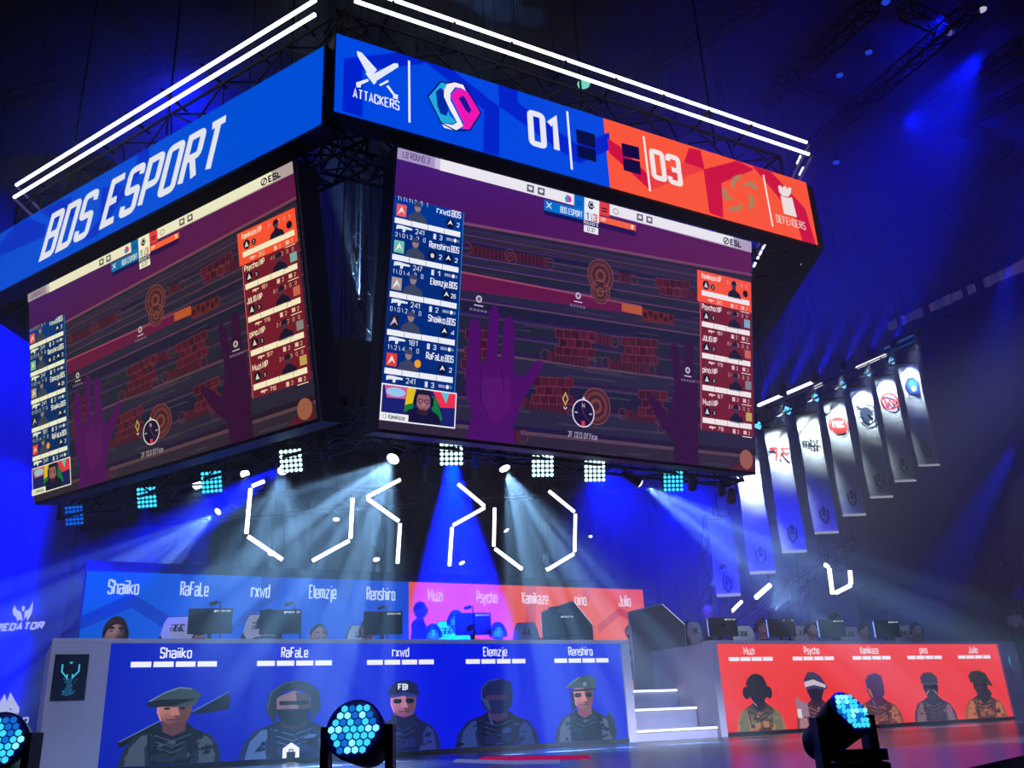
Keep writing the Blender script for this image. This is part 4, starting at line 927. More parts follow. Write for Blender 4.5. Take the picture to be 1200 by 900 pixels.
def body_mesh(pose, top, name, mats, yaw=0.0, pitch=0.0, lod=1, arms='rest'):
    """one continuous body; materials: skin, eye white, eye dark, lips, shirt, trousers, shoe"""
    hc = top - .125; nk = hc - .135; sh = nk - .055
    seat = pose == 'sit'; hip = (min(.46, sh - .36) if seat else top * .53)
    V = []; E = []; RD_ = []
    def v(p, r, par=None):
        V.append(Vector(p)); RD_.append(r if isinstance(r, tuple) else (r, r)); i = len(V) - 1
        if par is not None: E.append((par, i))
        return i
    pel = v((0, .02, hip), (.16, .12)); wa = v((0, .01, hip + (sh - hip) * .4), (.15, .11), pel); ch = v((0, .0, hip + (sh - hip) * .78), (.17, .12), wa); s = v((0, .0, sh), (.12, .09), ch)
    n1 = v((0, -.005, nk), (.058, .058), s); n2 = v((0, -.01, nk + .06), (.052, .055), n1)
    arm_h = []
    for e in (-1, 1):
        a_ = v((e * .17, 0, sh - .02), .062, s)
        if arms == 'desk': el, wr = (e * .25, -.12, sh - .27), (e * .17, -.36, sh - .26)
        elif arms == 'up' : el, wr = (e * .34, -.06, sh + .08), (e * .26, -.12, sh + .34)
        elif arms == 'cross': el, wr = (e * .25, -.08, sh - .29), (-e * .02, -.24, sh - .22)
        elif seat: el, wr = (e * .25, -.02, sh - .27), (e * .13, -.26, sh - .36)
        else: el, wr = (e * .24, .03, sh - .30), (e * .25, -.05, sh - .56)
        b_ = v(Vector((e * .17, 0, sh - .02)).lerp(Vector(el), .5), .052, a_); c_ = v(el, .043, b_); d_ = v(Vector(el).lerp(Vector(wr), .6), .036, c_); w_ = v(wr, .027, d_)
        arm_h.append((w_, Vector(el), Vector(wr), e))
    for e in (-1, 1):
        if seat:
            t_ = v((e * .10, -.06, hip), .09, pel); k_ = v((e * .13, -.44, hip + .03), .06, t_); m_ = v((e * .13, -.42, hip * .5 + .05), .05, k_); an = v((e * .13, -.40, .09), .036, m_); v((e * .135, -.46, .045), .042, an); v((e * .14, -.56, .035), .034, len(V) - 1)
        else:
            t_ = v((e * .10, .01, hip - .08), .092, pel); k_ = v((e * .11, -.01, hip * .52), .058, t_); m_ = v((e * .11, .01, hip * .33), .052, k_); an = v((e * .11, .02, .09), .036, m_); v((e * .12, -.04, .045), .042, an); v((e * .13, -.15, .035), .034, len(V) - 1)
    hand = []
    for w_, el, wr, e in arm_h:
        d = (wr - el).normalized(); side = d.cross(Vector((0, 0, 1)) if abs(d.z) < .8 else Vector((0, 1, 0))).normalized(); cu = d.cross(side).normalized()
        if cu.z > 0: cu = -cu
        pm = v(wr + d * .05, (.036, .022) if lod else .034, w_); hand.append(pm)
        if lod:
            for j, L in enumerate((.062, .072, .068, .052)):
                o_ = side * ((j - 1.5) * .021); k0 = v(wr + d * .09 + o_, .0105, pm); k1 = v(wr + d * (.09 + L * .55) + o_ * 1.1 + cu * .008, .009, k0); v(wr + d * (.09 + L * .9) + o_ * 1.1 + cu * .03, .0075, k1)
            th = v(wr + d * .035 - side * .032 * e + cu * .01, .0125, pm); v(wr + d * .07 - side * .052 * e + cu * .02, .0095, th)
    me = bpy.data.meshes.new(name); me.from_pydata(V, E, []); o = bpy.data.objects.new('t', me); COL.objects.link(o)
    md = o.modifiers.new('s', 'SKIN'); md.use_smooth_shade = True
    for i, r in enumerate(RD_): me.skin_vertices[0].data[i].radius = r
    me.skin_vertices[0].data[pel].use_root = True
    if lod: o.modifiers.new('u', 'SUBSURF').levels = 1
    dg = bpy.context.evaluated_depsgraph_get(); ev = o.evaluated_get(dg).to_mesh()
    mb = MB()
    co = [v_.co.copy() for v_ in ev.vertices]; wl = [(wr, el) for _, el, wr, _e in arm_h]
    for f in ev.polygons:
        c = f.center; m = 4
        if c.z < hip + .02 and not any((c - wr).length < .2 for wr, _ in wl): m = 5
        if c.z < .085: m = 6
        if c.z > nk - .005 and abs(c.x) < .1: m = 0
        for wr, el in wl:
            dd = (wr - el).normalized()
            if (c - wr).dot(dd) > -.01 and (c - wr).length < .24: m = 0
        mb.f.append(list(f.vertices)); mb.m.append(m); mb.sm.append(True)
    mb.v = [tuple(c) for c in co]
    bpy.data.objects.remove(o)
    R, c = head_mesh(mb, (0, -.02, hc), yaw, pitch, 20 if lod else 10, bool(lod))
    return mb, R, c
CLOTH = {'black': matte('cloth_black', (18, 19, 28), .85), 'navy': matte('cloth_navy', (24, 30, 64), .85), 'white': matte('cloth_white', (200, 204, 214), .8), 'red': matte('cloth_red', (170, 30, 40), .85), 'grey': matte('cloth_grey', (84, 86, 98), .85), 'blue': matte('cloth_blue', (60, 90, 160), .85), 'olive': matte('cloth_olive', (70, 74, 56), .85)}
SHOE = matte('shoe', (20, 20, 22), .5)
def add_person(loc, rz, pose, top, label, shirt='black', hair='brown', style='short', skin=0, yaw=0.0, pitch=0.0, arms='rest', headset=False, glasses=False, beard=False, group=None, lod=1):
    t = thing('person', loc, rz, label, 'person', group)
    mats = [SKINS[skin], EYEW, EYED, LIP, CLOTH[shirt], CLOTH['black'], SHOE]
    mb, R, c = body_mesh(pose, top, 'body', mats, yaw, pitch, lod, arms)
    mb.build('body', mats, t)
    h = MB(); hair_mesh(h, R, c, style, 16 if lod else 10)
    ho = h.build('hair' if style != 'cap' else 'cap', HAIRS[hair] if style != 'cap' else CLOTH[shirt], t)
    if style == 'cap': ho['label'] = 'peaked cap'
    if headset:
        m = MB(); m.tube([R @ Vector((.098 * math.cos(a_), .0, .138 * math.sin(a_))) + c for a_ in [math.pi * k / 12 for k in range(13)]], .011, 6)
        for e in (-1, 1): m.lathe([(.03, 0), (.042, .004), (.042, .026), (.03, .032)], R @ Vector((e * .082, .004, 0)) + c, 12, 0, R @ Matrix.Rotation(e * math.pi / 2, 3, 'Y'))
        m.tube([R @ Vector((-.10, -.01, -.02)) + c, R @ Vector((-.09, -.08, -.06)) + c, R @ Vector((-.03, -.13, -.065)) + c], .005, 5); m.ball(R @ Vector((-.03, -.13, -.065)) + c, (.014, .01, .01), 8)
        m.build('headset', BLK, t)
    if glasses:
        m = MB()
        for e in (-1, 1): m.tube([R @ Vector((e * .032 + .023 * math.cos(a_), -.108, .012 + .017 * math.sin(a_))) + c for a_ in [2 * math.pi * k / 10 for k in range(10)]], .0025, 4, closed=True); m.tube([R @ Vector((e * .055, -.105, .014)) + c, R @ Vector((e * .08, 0, .014)) + c], .0025, 4)
        m.tube([R @ Vector((-.009, -.11, .014)) + c, R @ Vector((.009, -.11, .014)) + c], .0025, 4); m.build('glasses', BLK, t)
    if beard:
        m = MB(); vs = []
        for i in range(6):
            for k in range(11):
                ph = math.pi * (1.02 + .96 * k / 10); zz = -.03 - .092 * i / 5; s_ = math.sqrt(max(0, 1 - (zz / .126) ** 2)); sx = 1 - .28 * (zz / .122) ** 2
                vs.append(R @ Vector((.081 * s_ * sx * math.cos(ph), (.106 * s_ + .004) * math.sin(ph), zz)) + c)
        fs = [(i * 11 + k, i * 11 + k + 1, (i + 1) * 11 + k + 1, (i + 1) * 11 + k) for i in range(5) for k in range(10) if not (i in (1,) and k in (4, 5))]
        m.add(vs, fs, 0, True).build('beard', HAIRS[hair], t)
    return t
def seat_at(px, py, b, floor=.3, scale_top=None):
    p = behind(px, py, b); return Vector((p.x, p.y, floor)), p.z - floor
GP = 'players seated at the game stations'
def player(px, py, b, label, k=1.12, **kw):
    loc, top = seat_at(px, py, b); top /= k
    if kw.pop('turn', None) is None: rz = DK - .35
    yaw = kw.pop('yaw', 0)
    t = add_person(loc, rz, 'sit', top, label, arms='desk', yaw=yaw, **kw); t.scale = (k, k, k); return t
player(138, 725, .95, k=1.42, label='brown-haired player peeking over the far left end of the blue desk', hair='brown', style='full', skin=2, shirt='black', pitch=-.12, yaw=.3)
player(237, 718, 1.25, 'player in black with headset behind the first blue-side monitor', hair='black', style='full', headset=True, shirt='black')
player(315, 716, 1.35, 'dark-haired player with headset behind the third blue-side monitor', hair='black', style='full', headset=True, shirt='navy')
player(374, 732, 1.0, k=1.3, label='player peeking with bare forehead over the blue desk, right of the second microphone', hair='black', style='short', skin=2, shirt='black', pitch=-.1, yaw=.3)
player(432, 727, 1.6, 'player half hidden behind the monitor on the right of the blue side', hair='brown', headset=True, shirt='grey', style='short')
player(507, 733, 2.0, 'dark-haired player at the left end of the pink backdrop', hair='black', style='full', headset=True, shirt='navy')
player(534, 717, 1.7, 'player in a white top with black headphones behind the pink-side monitor', hair='black', style='full', headset=True, shirt='white')
player(583, 731, 2.0, 'dark-haired player right of the white-topped player, low behind the blue desk', hair='black', style='full', shirt='black', headset=True)
player(650, 719, 1.7, 'player in black with headset left of the smoked panel', hair='black', style='full', headset=True, shirt='black')
def stander(px, py, b, floor, label, rz=0.0, **kw):
    p = behind(px, py, b); return add_person(Vector((p.x, p.y, floor)), DK + rz, 'stand', p.z - floor, label, **kw)
stander(491, 705.5, 2.75, .3, 'person in black standing in profile before the pink edge of the backdrop', rz=.9, shirt='black', hair='black', style='short', skin=1, arms='rest', glasses=True)
stander(737, 733, 2.9, .302, 'bearded person with glasses partly hidden by the tall smoked panel', rz=-.2, shirt='black', hair='black', style='short', skin=0, glasses=True, beard=True, arms='cross')
stander(827, 707, 2.6, .3, 'bald person in black standing behind the left end of the red desk', rz=.5, shirt='black', hair='grey', style='bald', skin=1, arms='cross', pitch=.25)
player(891, 727, 1.3, 'dark-haired player between the first two white chairs of the red side', hair='brown', style='full', headset=True, shirt='black')
player(949, 729, 1.3, 'player beside the second monitor of the red side', hair='black', headset=True, shirt='grey', style='full')
player(1010, 731, 1.3, 'young player right of the third white chair of the red side', hair='black', style='full', headset=False, shirt='navy')
player(1071, 731, 1.4, 'short-haired player beside the last white chair of the red side', hair='black', headset=True, shirt='navy', style='short')
stander(975, 718, 2.6, .3, 'person in black leaning over the middle of the red side', rz=.2, shirt='black', hair='brown', style='long', skin=1, arms='cross')

# ------------------------------------------------------------ chairs, monitors, microphones
CREAM = matte('cream_leather', (214, 216, 200), .5, 0, .04, 6)
def make_chair():
    t = thing('gaming_chair')
    prof = [(-.20, 0), (-.25, .18), (-.26, .42), (-.235, .56), (-.195, .66), (-.165, .80), (-.13, .87), (.13, .87), (.165, .80), (.195, .66), (.235, .56), (.26, .42), (.25, .18), (.20, 0)]
    MB().prism([(x, z + .5) for x, z in prof], .06, .15).build('backrest', FAB, t)
    inn = [(-.14, .04), (-.16, .2), (-.15, .42), (-.12, .54), (-.19, .655), (-.158, .79), (-.12, .858), (.12, .858), (.158, .79), (.19, .655), (.12, .54), (.15, .42), (.16, .2), (.14, .04)]
    b = MB().prism([(x, z + .5) for x, z in inn], .025, .06).build('back_cushion', CREAM, t)
    m = MB()
    for e in (-1, 1): m.prism([(e * .03 - .02, 1.2), (e * .05 - .02, 1.2), (e * .05, 1.27), (e * .03, 1.27)] if e > 0 else [(-.05, 1.2), (-.03, 1.2), (-.01, 1.27), (-.03, 1.27)], .018, .025)
    m.build('harness_slot', BLK, b)
    A = Art(gap=.001); A.text('PREDATOR', -.08, 1.255, .016, .16, (60, 66, 64), 1, 2.0); A.ring(-.065, 1.215, .018, .018, .008, (40, 44, 48), 1, 10); A.text('ESL', -.035, 1.197, .036, .12, (40, 44, 48), 1, 2.6); A.build('lettering', led('chair_print'), t, (0, .023, 0))
    MB().rbox((0, -.18, .46), (.5, .5, .11), .03).build('seat', CREAM, t)
    for e in (-1, 1): MB().rbox((e * .3, -.12, .66), (.07, .3, .04), .01).tube([(e * .3, -.05, .64), (e * .26, -.02, .46)], .02, 6).build('armrest', BLK, t)
    MB().tube([(0, -.14, .4), (0, -.14, .1)], .03, 8).build('gas_lift', BLK, t)
    m = MB()
    for k in range(5): a_ = 2 * math.pi * k / 5; m.tube([(0, -.14, .11), (.28 * math.cos(a_), -.14 + .28 * math.sin(a_), .06)], [.03, .018], 6).ball((.28 * math.cos(a_), -.14 + .28 * math.sin(a_), .03), (.025, .025, .03), 8)
    m.build('star_base', BLK, t); return t
chair0 = make_chair(); usedc = [0]
def chair(px, py, b, label, rz=-.35, tip=False):
    p = behind(px, py, b); t = chair0 if not usedc[0] else copy_tree(chair0); usedc[0] += 1
    t.location = (p.x, p.y, .3 + 0.0); t.rotation_euler = (0, 0, DK + rz)
    k = (p.z - .3) / 1.37; t.scale = (1, 1, k) if not tip else (1, 1, k)
    tag(t, label, 'chair', 'white and black gaming chairs behind the desks'); return t
chair(209, 721.5, 1.5, 'cream gaming chair left of the first blue-side monitor')
chair(304, 719, 1.75, 'cream gaming chair behind the headset player on the blue side')
chair(424, 732, 1.9, 'cream gaming chair left of the fourth monitor', -.1)
chair(524, 727, 2.1, 'cream gaming chair beside the white-topped player')
chair(617, 729, 2.1, 'cream gaming chair left of the monitor before the smoked panel')
chair(815, 728, 1.9, 'cream gaming chair nearest the tall smoked panel, left end of the red side', .3)
chair(871, 732.5, 1.7, 'cream gaming chair above the first name on the red desk')
chair(939, 732, 1.7, 'cream gaming chair above the second name on the red desk')
chair(996, 733.5, 1.7, 'cream gaming chair above the third name on the red desk')
chair(1058, 732, 1.7, 'cream gaming chair at the right end of the red side')
def make_monitor(white=True):
    t = thing('monitor')
    m = MB().rbox((0, 0, .42), (.46, .03, .27), .006); m.rbox((0, .03, .42), (.3, .04, .2), .01)
    m.build('back_shell', BLK, t)
    A = Art(gap=.001); MB().box((0, .0525, .42), (.44, .004, .25)).build('display', glow('monitor_display', (120, 150, 255), 1.6, True), t); A.text('PREDATOR', .06, .515, .016, .15, (190, 196, 216), 1, 2); A.disc(.045, .522, .014, .014, (190, 196, 216), 1, 8); A.build('lettering', LED, t, (0, -.017, 0))
    MB().tube([(0, .05, .40), (0, .08, .02)], .025, 8).build('stand', BLK, t)
    MB().rbox((0, .08, .01), (.26, .2, .02), .005).build('foot', BLK, t); return t
mon0 = make_monitor(); usedm = [0]
def monitor(px, pyt, b, label):
    p = behind(px, pyt, b := b + .12); t = mon0 if not usedm[0] else copy_tree(mon0); usedm[0] += 1
    z = p.z - .557; t.location = (p.x, p.y, max(z, 1.052)); t.rotation_euler = (0, 0, DK - .22)
    tag(t, label, 'monitor', 'black monitors seen from behind on the desks')
    if z > 1.06:                                      # raised on a small riser box
        q = thing('monitor_riser', (p.x, p.y, 1.05), DK - .3, 'small black riser under: ' + label[:60], 'stand')
        MB().rbox((0, .08, (z - 1.05) / 2), (.3, .24, z - 1.052), .01).build('riser_box', BLK, q)
        q['label'] = 'small black riser box under the ' + label
for px, py, b, l in ((247, 719, .46, 'black monitor on the blue desk, first from the left'), (329, 724, .46, 'black monitor on the blue desk, second from the left'), (449, 726, .46, 'black monitor on the blue desk, third from the left'),
                     (554, 718, .46, 'black monitor before the purple part of the backdrop'), (654, 722, .46, 'black monitor before the rear smoked panel'),
                     (848, 741, .46, 'black monitor at the left end of the red desk'), (917, 742, .46, 'black monitor between the first two chairs of the red side'), (976, 742, .46, 'black monitor in the middle of the red desk'), (1041, 743, .46, 'black monitor left of the last chair on the red side')):
    monitor(px, py, b, l)
def mic(px, py, b, label, bx):
    p = behind(px, py, b); base = behind(bx, 745, b); o = Vector((base.x, base.y, 1.052)); h = p - o
    t = thing('boom_microphone', o, 0, label, 'microphone', 'microphones and cameras on thin booms at the stations')
    MB().lathe([(.05, 0), (.05, .015), (.015, .02)], (0, 0, 0), 12).build('clamp_base', BLK, t)
    MB().tube([(0, 0, .01), (h.x * .5, h.y * .5, h.z * .6), h - Vector((0, 0, .03)), h + Vector((0, 0, .01)), h - DX * .05], .008, 6).build('boom', BLK, t)
    MB().tube([h - DX * .03, h - DX * .11 - Vector((0, 0, .02))], .022, 8).build('capsule', BLK, t)
for px, py, bx, l in ((258, 706, 259, 'thin boom microphone above the first blue-side monitor'), (345, 707, 355, 'thin boom microphone right of the second blue-side monitor'), (453, 711, 454, 'thin boom microphone above the third blue-side monitor'),
                      (554, 711, 556, 'thin boom microphone above the monitor on the purple side'), (652, 712, 653, 'thin boom microphone before the rear smoked panel'), (853, 731, 852, 'thin boom microphone above the first red-side monitor'), (926, 727, 930, 'thin boom microphone between the second and third red-side stations')):
    mic(px, py, .4, l, bx)
# ------------------------------------------------------------ rig under the cube: square blinders and round spots
BL_ON = [glow('blinder_low', (0, 90, 220), 1.2), glow('blinder_mid', (60, 200, 250), 1.6), glow('blinder_high', (200, 250, 255), 2.6)]
def blinder(px, py, side, lvl, label, off=1.25, sz=.27, cells=5, tilt=.5):
    X, B, rz = (DX, BK, R1) if side == 'f' else (EX, EB, R2)
    p = on_plane(px, py, K + B * off, B)
    t = thing('blinder_light', p, rz * .25, label, 'stage light', 'square blinder lights under the screen cube', rx=0.3)
    h = sz / 2
    MB().rbox((0, .06, 0), (sz, .1, sz), .01).build('housing', BLK, t)
    m = MB(); g = sz / cells
    for i in range(cells):
        for j in range(cells):
            m.lathe([(g * .42, 0), (g * .36, .012), (g * .15, .02)], (-h + g * (i + .5), 0, -h + g * (j + .5)), 8, 0, Matrix.Rotation(math.pi / 2, 3, 'X'))
    m.build('lens_grid', BL_ON[lvl], t)
    MB().tube([(-h - .02, .06, 0), (-h - .02, .06, h + .08), (h + .02, .06, h + .08), (h + .02, .06, 0)], .012, 5).tube([(0, .06, h + .08), (0, .06, h + .2)], .018, 6).build('yoke', BLK, t)
    return p
for px, py, sd, lv, l in ((87, 604, 'l', 0, 'dim blue blinder light below the lower left corner of the left screen'), (172, 583, 'l', 1, 'cyan blinder light second from the left under the left screen'),
                          (248, 565, 'l', 1, 'cyan blinder light third from the left under the left screen'), (341, 540, 'l', 2, 'bright cyan blinder light under the right end of the left screen'),
                          (529, 532, 'f', 2, 'brightest white-cyan blinder light under the camera inset of the front screen'), (636, 546, 'f', 2, 'bright cyan blinder light under the middle of the front screen'),
                          (697, 552, 'f', 2, 'cyan-white blinder light right of the middle of the front screen'), (789, 564, 'f', 1, 'cyan blinder light near the right end of the front screen')):
    blinder(px, py, sd, lv, l)
LENS = [glow('lens_dim', (150, 160, 220), .6), glow('lens_on', (255, 255, 255), 3.0)]
def spot(p, target, label, on=1, r=.055, group='round spotlights hanging around the stage', up=False):
    d = (Vector(target) - p).normalized(); R = d.to_track_quat('Z', 'Y').to_matrix()
    t = thing('spotlight', p, 0, label, 'stage light', group)
    MB().lathe([(r * .6, -.26), (r * .9, -.22), (r * .95, -.1), (r * 1.15, -.02), (r * 1.15, 0.01)], (0, 0, 0), 14, 0, R).build('housing', BLK, t)
    MB().lathe([(r * 1.0, .0), (r * .95, .018), (r * .5, .032)], (0, 0, 0), 14, 0, R).build('lens', LENS[on], t)
    s_ = -1 if up else 1; c = R @ Vector((0, 0, -.14)); x = R @ Vector((1, 0, 0)); x.z = 0; x = x.normalized() * (r * 1.35)
    MB().tube([c + x, c + x + Vector((0, 0, .16 * s_)), c - x + Vector((0, 0, .16 * s_)), c - x], .01, 5).tube([c + Vector((0, 0, .16 * s_)), c + Vector((0, 0, .3 * s_))], .014, 6).build('yoke', BLK, t)
    return t
def hang(t, w, z=20.95):                            # thin cable or pole between a thing and the roof (or the floor)
    inv = Matrix.LocRotScale(t.location, t.rotation_euler, None).inverted(); w = Vector(w)
    MB().tube([inv @ w, inv @ Vector((w.x, w.y, z))], .012, 5).build('hanger_cable' if z > 10 else 'stand_pole', BLK, t)
def beams(p, T, power, ang, fan, col):               # one soft cone, plus narrow rays when the lamp throws a fan
    d = (T - p).normalized(); s = p + d * .06
    lamp('SPOT', 'spot_beam_lamp', s, col, power * (.5 if fan else 1), T, ang, .6, .02)
    if fan:
        for k in range(7):
            v = Matrix.Rotation(math.radians(ang) * ((k - 3) / 7.2 + .03 * math.sin(k * 2.3)), 3, BK) @ d
            lamp('SPOT', 'spot_beam_lamp', s, col, power * (6.0 if k % 2 else 4.0), s + v, 4.5 + 1.5 * (k % 3), .6, .02)
def rig(px, py, side, tx, ty, tb, label, power=0, ang=40, fan=0, col=WHT, on=1, r=.055, off=1.5):
    B = BK if side == 'f' else EB
    p = on_plane(px, py, K + B * off, B); T = behind(tx, ty, tb)
    spot(p, T, label, on, r)
    if power: beams(p, T, power, ang, fan, col)
rig(461, 537, 'f', 365, 680, -1.3, 'bright spotlight throwing a wide white fan left of the brightest blinder', 2600, 66, 34, r=.075)
rig(591, 548, 'f', 655, 690, -1.3, 'bright spotlight throwing a white fan right of the brightest blinder', 2200, 54, 34, r=.07)
rig(749, 566, 'f', 870, 640, -1.0, 'spotlight left of the rightmost cyan blinder, beam to the lower right', 1600, 34, 34)
rig(331, 551, 'l', 320, 720, -1.0, 'spotlight just below the bright blinder of the left screen', 900, 50, 30, r=.06)
rig(287, 555, 'l', 287, 720, -1.5, 'small spotlight between the two right blinders of the left screen', 120, 30)
rig(231, 568, 'l', 229, 720, -1.5, 'spotlight left of the third cyan blinder', 160, 26, r=.06)
rig(382, 536, 'l', 382, 700, 1.5, 'unlit-looking spotlight right of the left screen corner', 40, 30, on=0)
rig(498, 540, 'f', 498, 700, 1.5, 'dim spotlight left of the brightest blinder', 30, 24, on=0)
rig(559, 543, 'f', 559, 700, 1.5, 'dim spotlight right of the brightest blinder', 30, 24, on=0)
rig(811, 571, 'f', 811, 700, 1.5, 'dim spotlight right of the rightmost cyan blinder', 0, 24, on=0)
rig(845, 578, 'f', 845, 700, 1.5, 'small spotlight near the right lower corner of the front screen', 60, 24, r=.045)
rig(857, 586, 'f', 857, 700, 1.5, 'dim tilted spotlight at the right end of the rig', 0, 24, on=0)
# blue washes from the same rig
def wash(px, py, side, tx, ty, tb, power, ang, blend=.6, off=1.4, col=BLUE, fan=0):
    B = BK if side == 'f' else EB
    p = on_plane(px, py, K + B * off, B); lamp('SPOT', 'blue_wash_lamp', p, col, power, behind(tx, ty, tb), ang, blend, .05, fan)
wash(529, 534, 'f', 540, 760, 1.6, 9000, 30, .3)
wash(335, 545, 'l', 100, 690, 3.0, 3000, 20)
wash(697, 553, 'f', 800, 680, 7, 1400, 40)
wash(789, 566, 'f', 870, 680, 8, 900, 30)
wash(172, 585, 'l', 150, 760, 2.0, 120, 30)
wash(248, 566, 'l', 200, 760, 2.0, 350, 30)
# spots on the floor trusses behind the backdrop
def far_spot(px, py, b, tx, ty, tb, label, power, ang, fan=0, col=WHT, up=False, r=.06, on=1):
    p, T = behind(px, py, b), behind(tx, ty, tb); q = spot(p, T, label, on, r, up=up); hang(q, p + Vector((0, 0, -.15 if up and py > 500 else .15)), .01 if up and py > 500 else 20.95)
    if power: beams(p, T, power, ang, fan, col)
far_spot(256, 599, 4.5, 120, 700, 3.8, 'small spotlight left of the first tube figure, fan to the lower left', 1500, 36, 34)
far_spot(394, 608, 6.0, 394, 690, 5.5, 'small spotlight inside the first tube figure pointing down', 420, 26)
far_spot(318, 648, 6.0, 314, 720, 5.5, 'small spotlight on the lower left tube corner', 260, 40)
far_spot(441, 655, 5.5, 452, 720, 5, 'small spotlight above the name Renshiro, narrow beam down', 420, 22)
far_spot(541, 659, 5.5, 572, 720, 5, 'small spotlight above the name Psycho, narrow beam down', 420, 22)
far_spot(593, 621, 6.0, 640, 680, 5.5, 'tiny spotlight between the last two tube figures', 300, 24)
far_spot(692, 628, 6.0, 700, 700, 5.5, 'tiny spotlight right of the last tube figure', 0, 24, r=.04)
far_spot(641, 666, 6.0, 650, 720, 5.5, 'tiny spotlight at the lower tip of the last tube figure', 120, 40, r=.04)
far_spot(848, 662, 7.0, 875, 630, 9, 'small spotlight on the truss tower beaming up to the right', 260, 24, up=True)
far_spot(831, 688, 7.0, 856, 655, 9, 'lower spotlight on the truss tower beaming up to the right', 420, 26, up=True)
far_spot(905, 716, 6.0, 925, 670, 9, 'spotlight behind the red desk beaming up', 520, 34, 12, up=True)
far_spot(421, 352, 9, 410, 250, 9, 'spotlight seen in the gap between the screens, beam going up', 700, 20, 10, up=True)
far_spot(417, 296, 9, 412, 240, 9, 'upper faint spotlight in the gap between the screens', 120, 20, up=True, on=0)
far_spot(428, 418, 9, 450, 330, 9, 'lower spotlight in the gap between the screens', 500, 24, 10, up=True)
far_spot(386, 404, 9, 380, 360, 9, 'faint tilted spotlight in the gap beside the left screen', 0, 20, up=True, on=0)
lad = truss(behind(421, 640, 9.3), behind(419, 130, 9.3), .5, None, 'truss', 'tall dark truss standing behind the stage, seen in the gap between the screens')

# ------------------------------------------------------------ white light-tube figures over the stage
def tube_figure(groups, b, label, r=.032, group='white angular light-tube figures hanging over the backdrop'):
    P0 = behind(*groups[0][0], b); t = thing('light_tube_figure', P0, 0, label, 'light tubes', group)
    for g in groups:
        for i in range(len(g) - 1):
            a_, c_ = behind(*g[i], b) - P0, behind(*g[i + 1], b) - P0; d = (c_ - a_).normalized() * .03
            MB().tube([a_ + d, c_ - d], r, 8).build('light_tube', TUBEW, t)
            MB().tube([a_ + BK * (r + .012) + d, c_ + BK * (r + .012) - d], r * .7, 5).build('tube_holder', DRK, t)
    m = MB()
    for g in groups:
        for q in (g[0], g[-1]): p = behind(*q, b) - P0 + BK * .06; m.tube([p, Vector((p.x, p.y, 20.95 - P0.z))], .008, 4)
    w_ = m.build('hanging_wires', BLK, t)
    w_['kind'] = 'stuff'
c8 = lambda x, y: (260 + x * .3667, 500 + y * .3667)
figs = [([(140, 172), (92, 192), (78, 347), (198, 428)], 'white tube figure like a left bracket, first from the left'), ([(418, 224), (411, 362), (285, 431)], 'white tube figure like a mirrored L, second from the left'),
        ([(574, 167), (460, 227), (570, 305), (561, 442)], 'white zigzag tube figure left of the blue light column'), ([(751, 180), (843, 257), (736, 317), (727, 450)], 'white zigzag tube figure right of the blue light column'),
        ([(872, 255), (869, 387), (963, 458)], 'white tube figure like an L, second from the right'), ([(1042, 203), (1130, 275), (1127, 405), (1036, 460)], 'white tube figure like a right bracket, last on the right')]
for g, l in figs: tube_figure([[c8(*p) for p in g]], 4.6, l)
c7 = lambda x, y: (820 + x / 3, 400 + y / 3)
tube_figure([[c7(437, 783), c7(455, 795), c7(467, 892)], [c7(528, 803), c7(532, 857), c7(477, 885)]], 9, 'small white tube figure far to the right below the banners', .06)
tube_figure([[(903, 685), (885, 701)]], 8, 'short slanted white tube behind the red desk', .06)
tube_figure([[(870, 704), (858, 716), (858.5, 719)]], 8, 'short bluish bent tube behind the left end of the red desk', .04)
for (p, q, b, l) in (((862, 742), (1000, 636), 10, 'long truss rising to the right behind the red desk'), ((830, 760), (836, 604), 7.3, 'dark truss tower behind the tall smoked panel'), ((938, 760), (938, 690), 8.5, 'thin dark truss mast behind the red side')):
    hang(truss(behind(*p, b), behind(*q, b), .34, None, 'truss', l), behind(*q, b))
truss(behind(90, 606, 5.2), behind(770, 562, 5.2), .35, None, 'truss', 'long dark truss carrying the tube figures above the backdrop')

# black drape with folds behind the stage
def drape(px0, px1, b, z0, z1, label):
    p0 = behind(px0, 640, b); p1 = behind(px1, 640, b); L = (p1 - p0).dot(DX); m = MB(); n = int(L / .11)
    t = dthing('stage_drape', (p0 - Q).dot(DX), b, 0, label, 'curtain')
    vs = []
    for i in range(n + 1):
        y = .09 * math.sin(i * 1.25) + .04 * math.sin(i * .37)
        vs += [(L * i / n, y, z0), (L * i / n, y, z1), (L * i / n, y + .01, z0), (L * i / n, y + .01, z1)]
    fs = [(4 * i, 4 * i + 4, 4 * i + 5, 4 * i + 1) for i in range(n)] + [(4 * i + 2, 4 * i + 3, 4 * i + 7, 4 * i + 6) for i in range(n)]
    m.add(vs, fs, 0, True).build('cloth', matte('drape_cloth', (13, 15, 26), .95), t)
    MB().tube([(0, 0, z1), (L, 0, z1)], .03, 6).build('drape_rail', TRS, t)
drape(70, 790, 6.8, .01, 8.0, 'wide dark pleated drape hanging behind the tube figures')

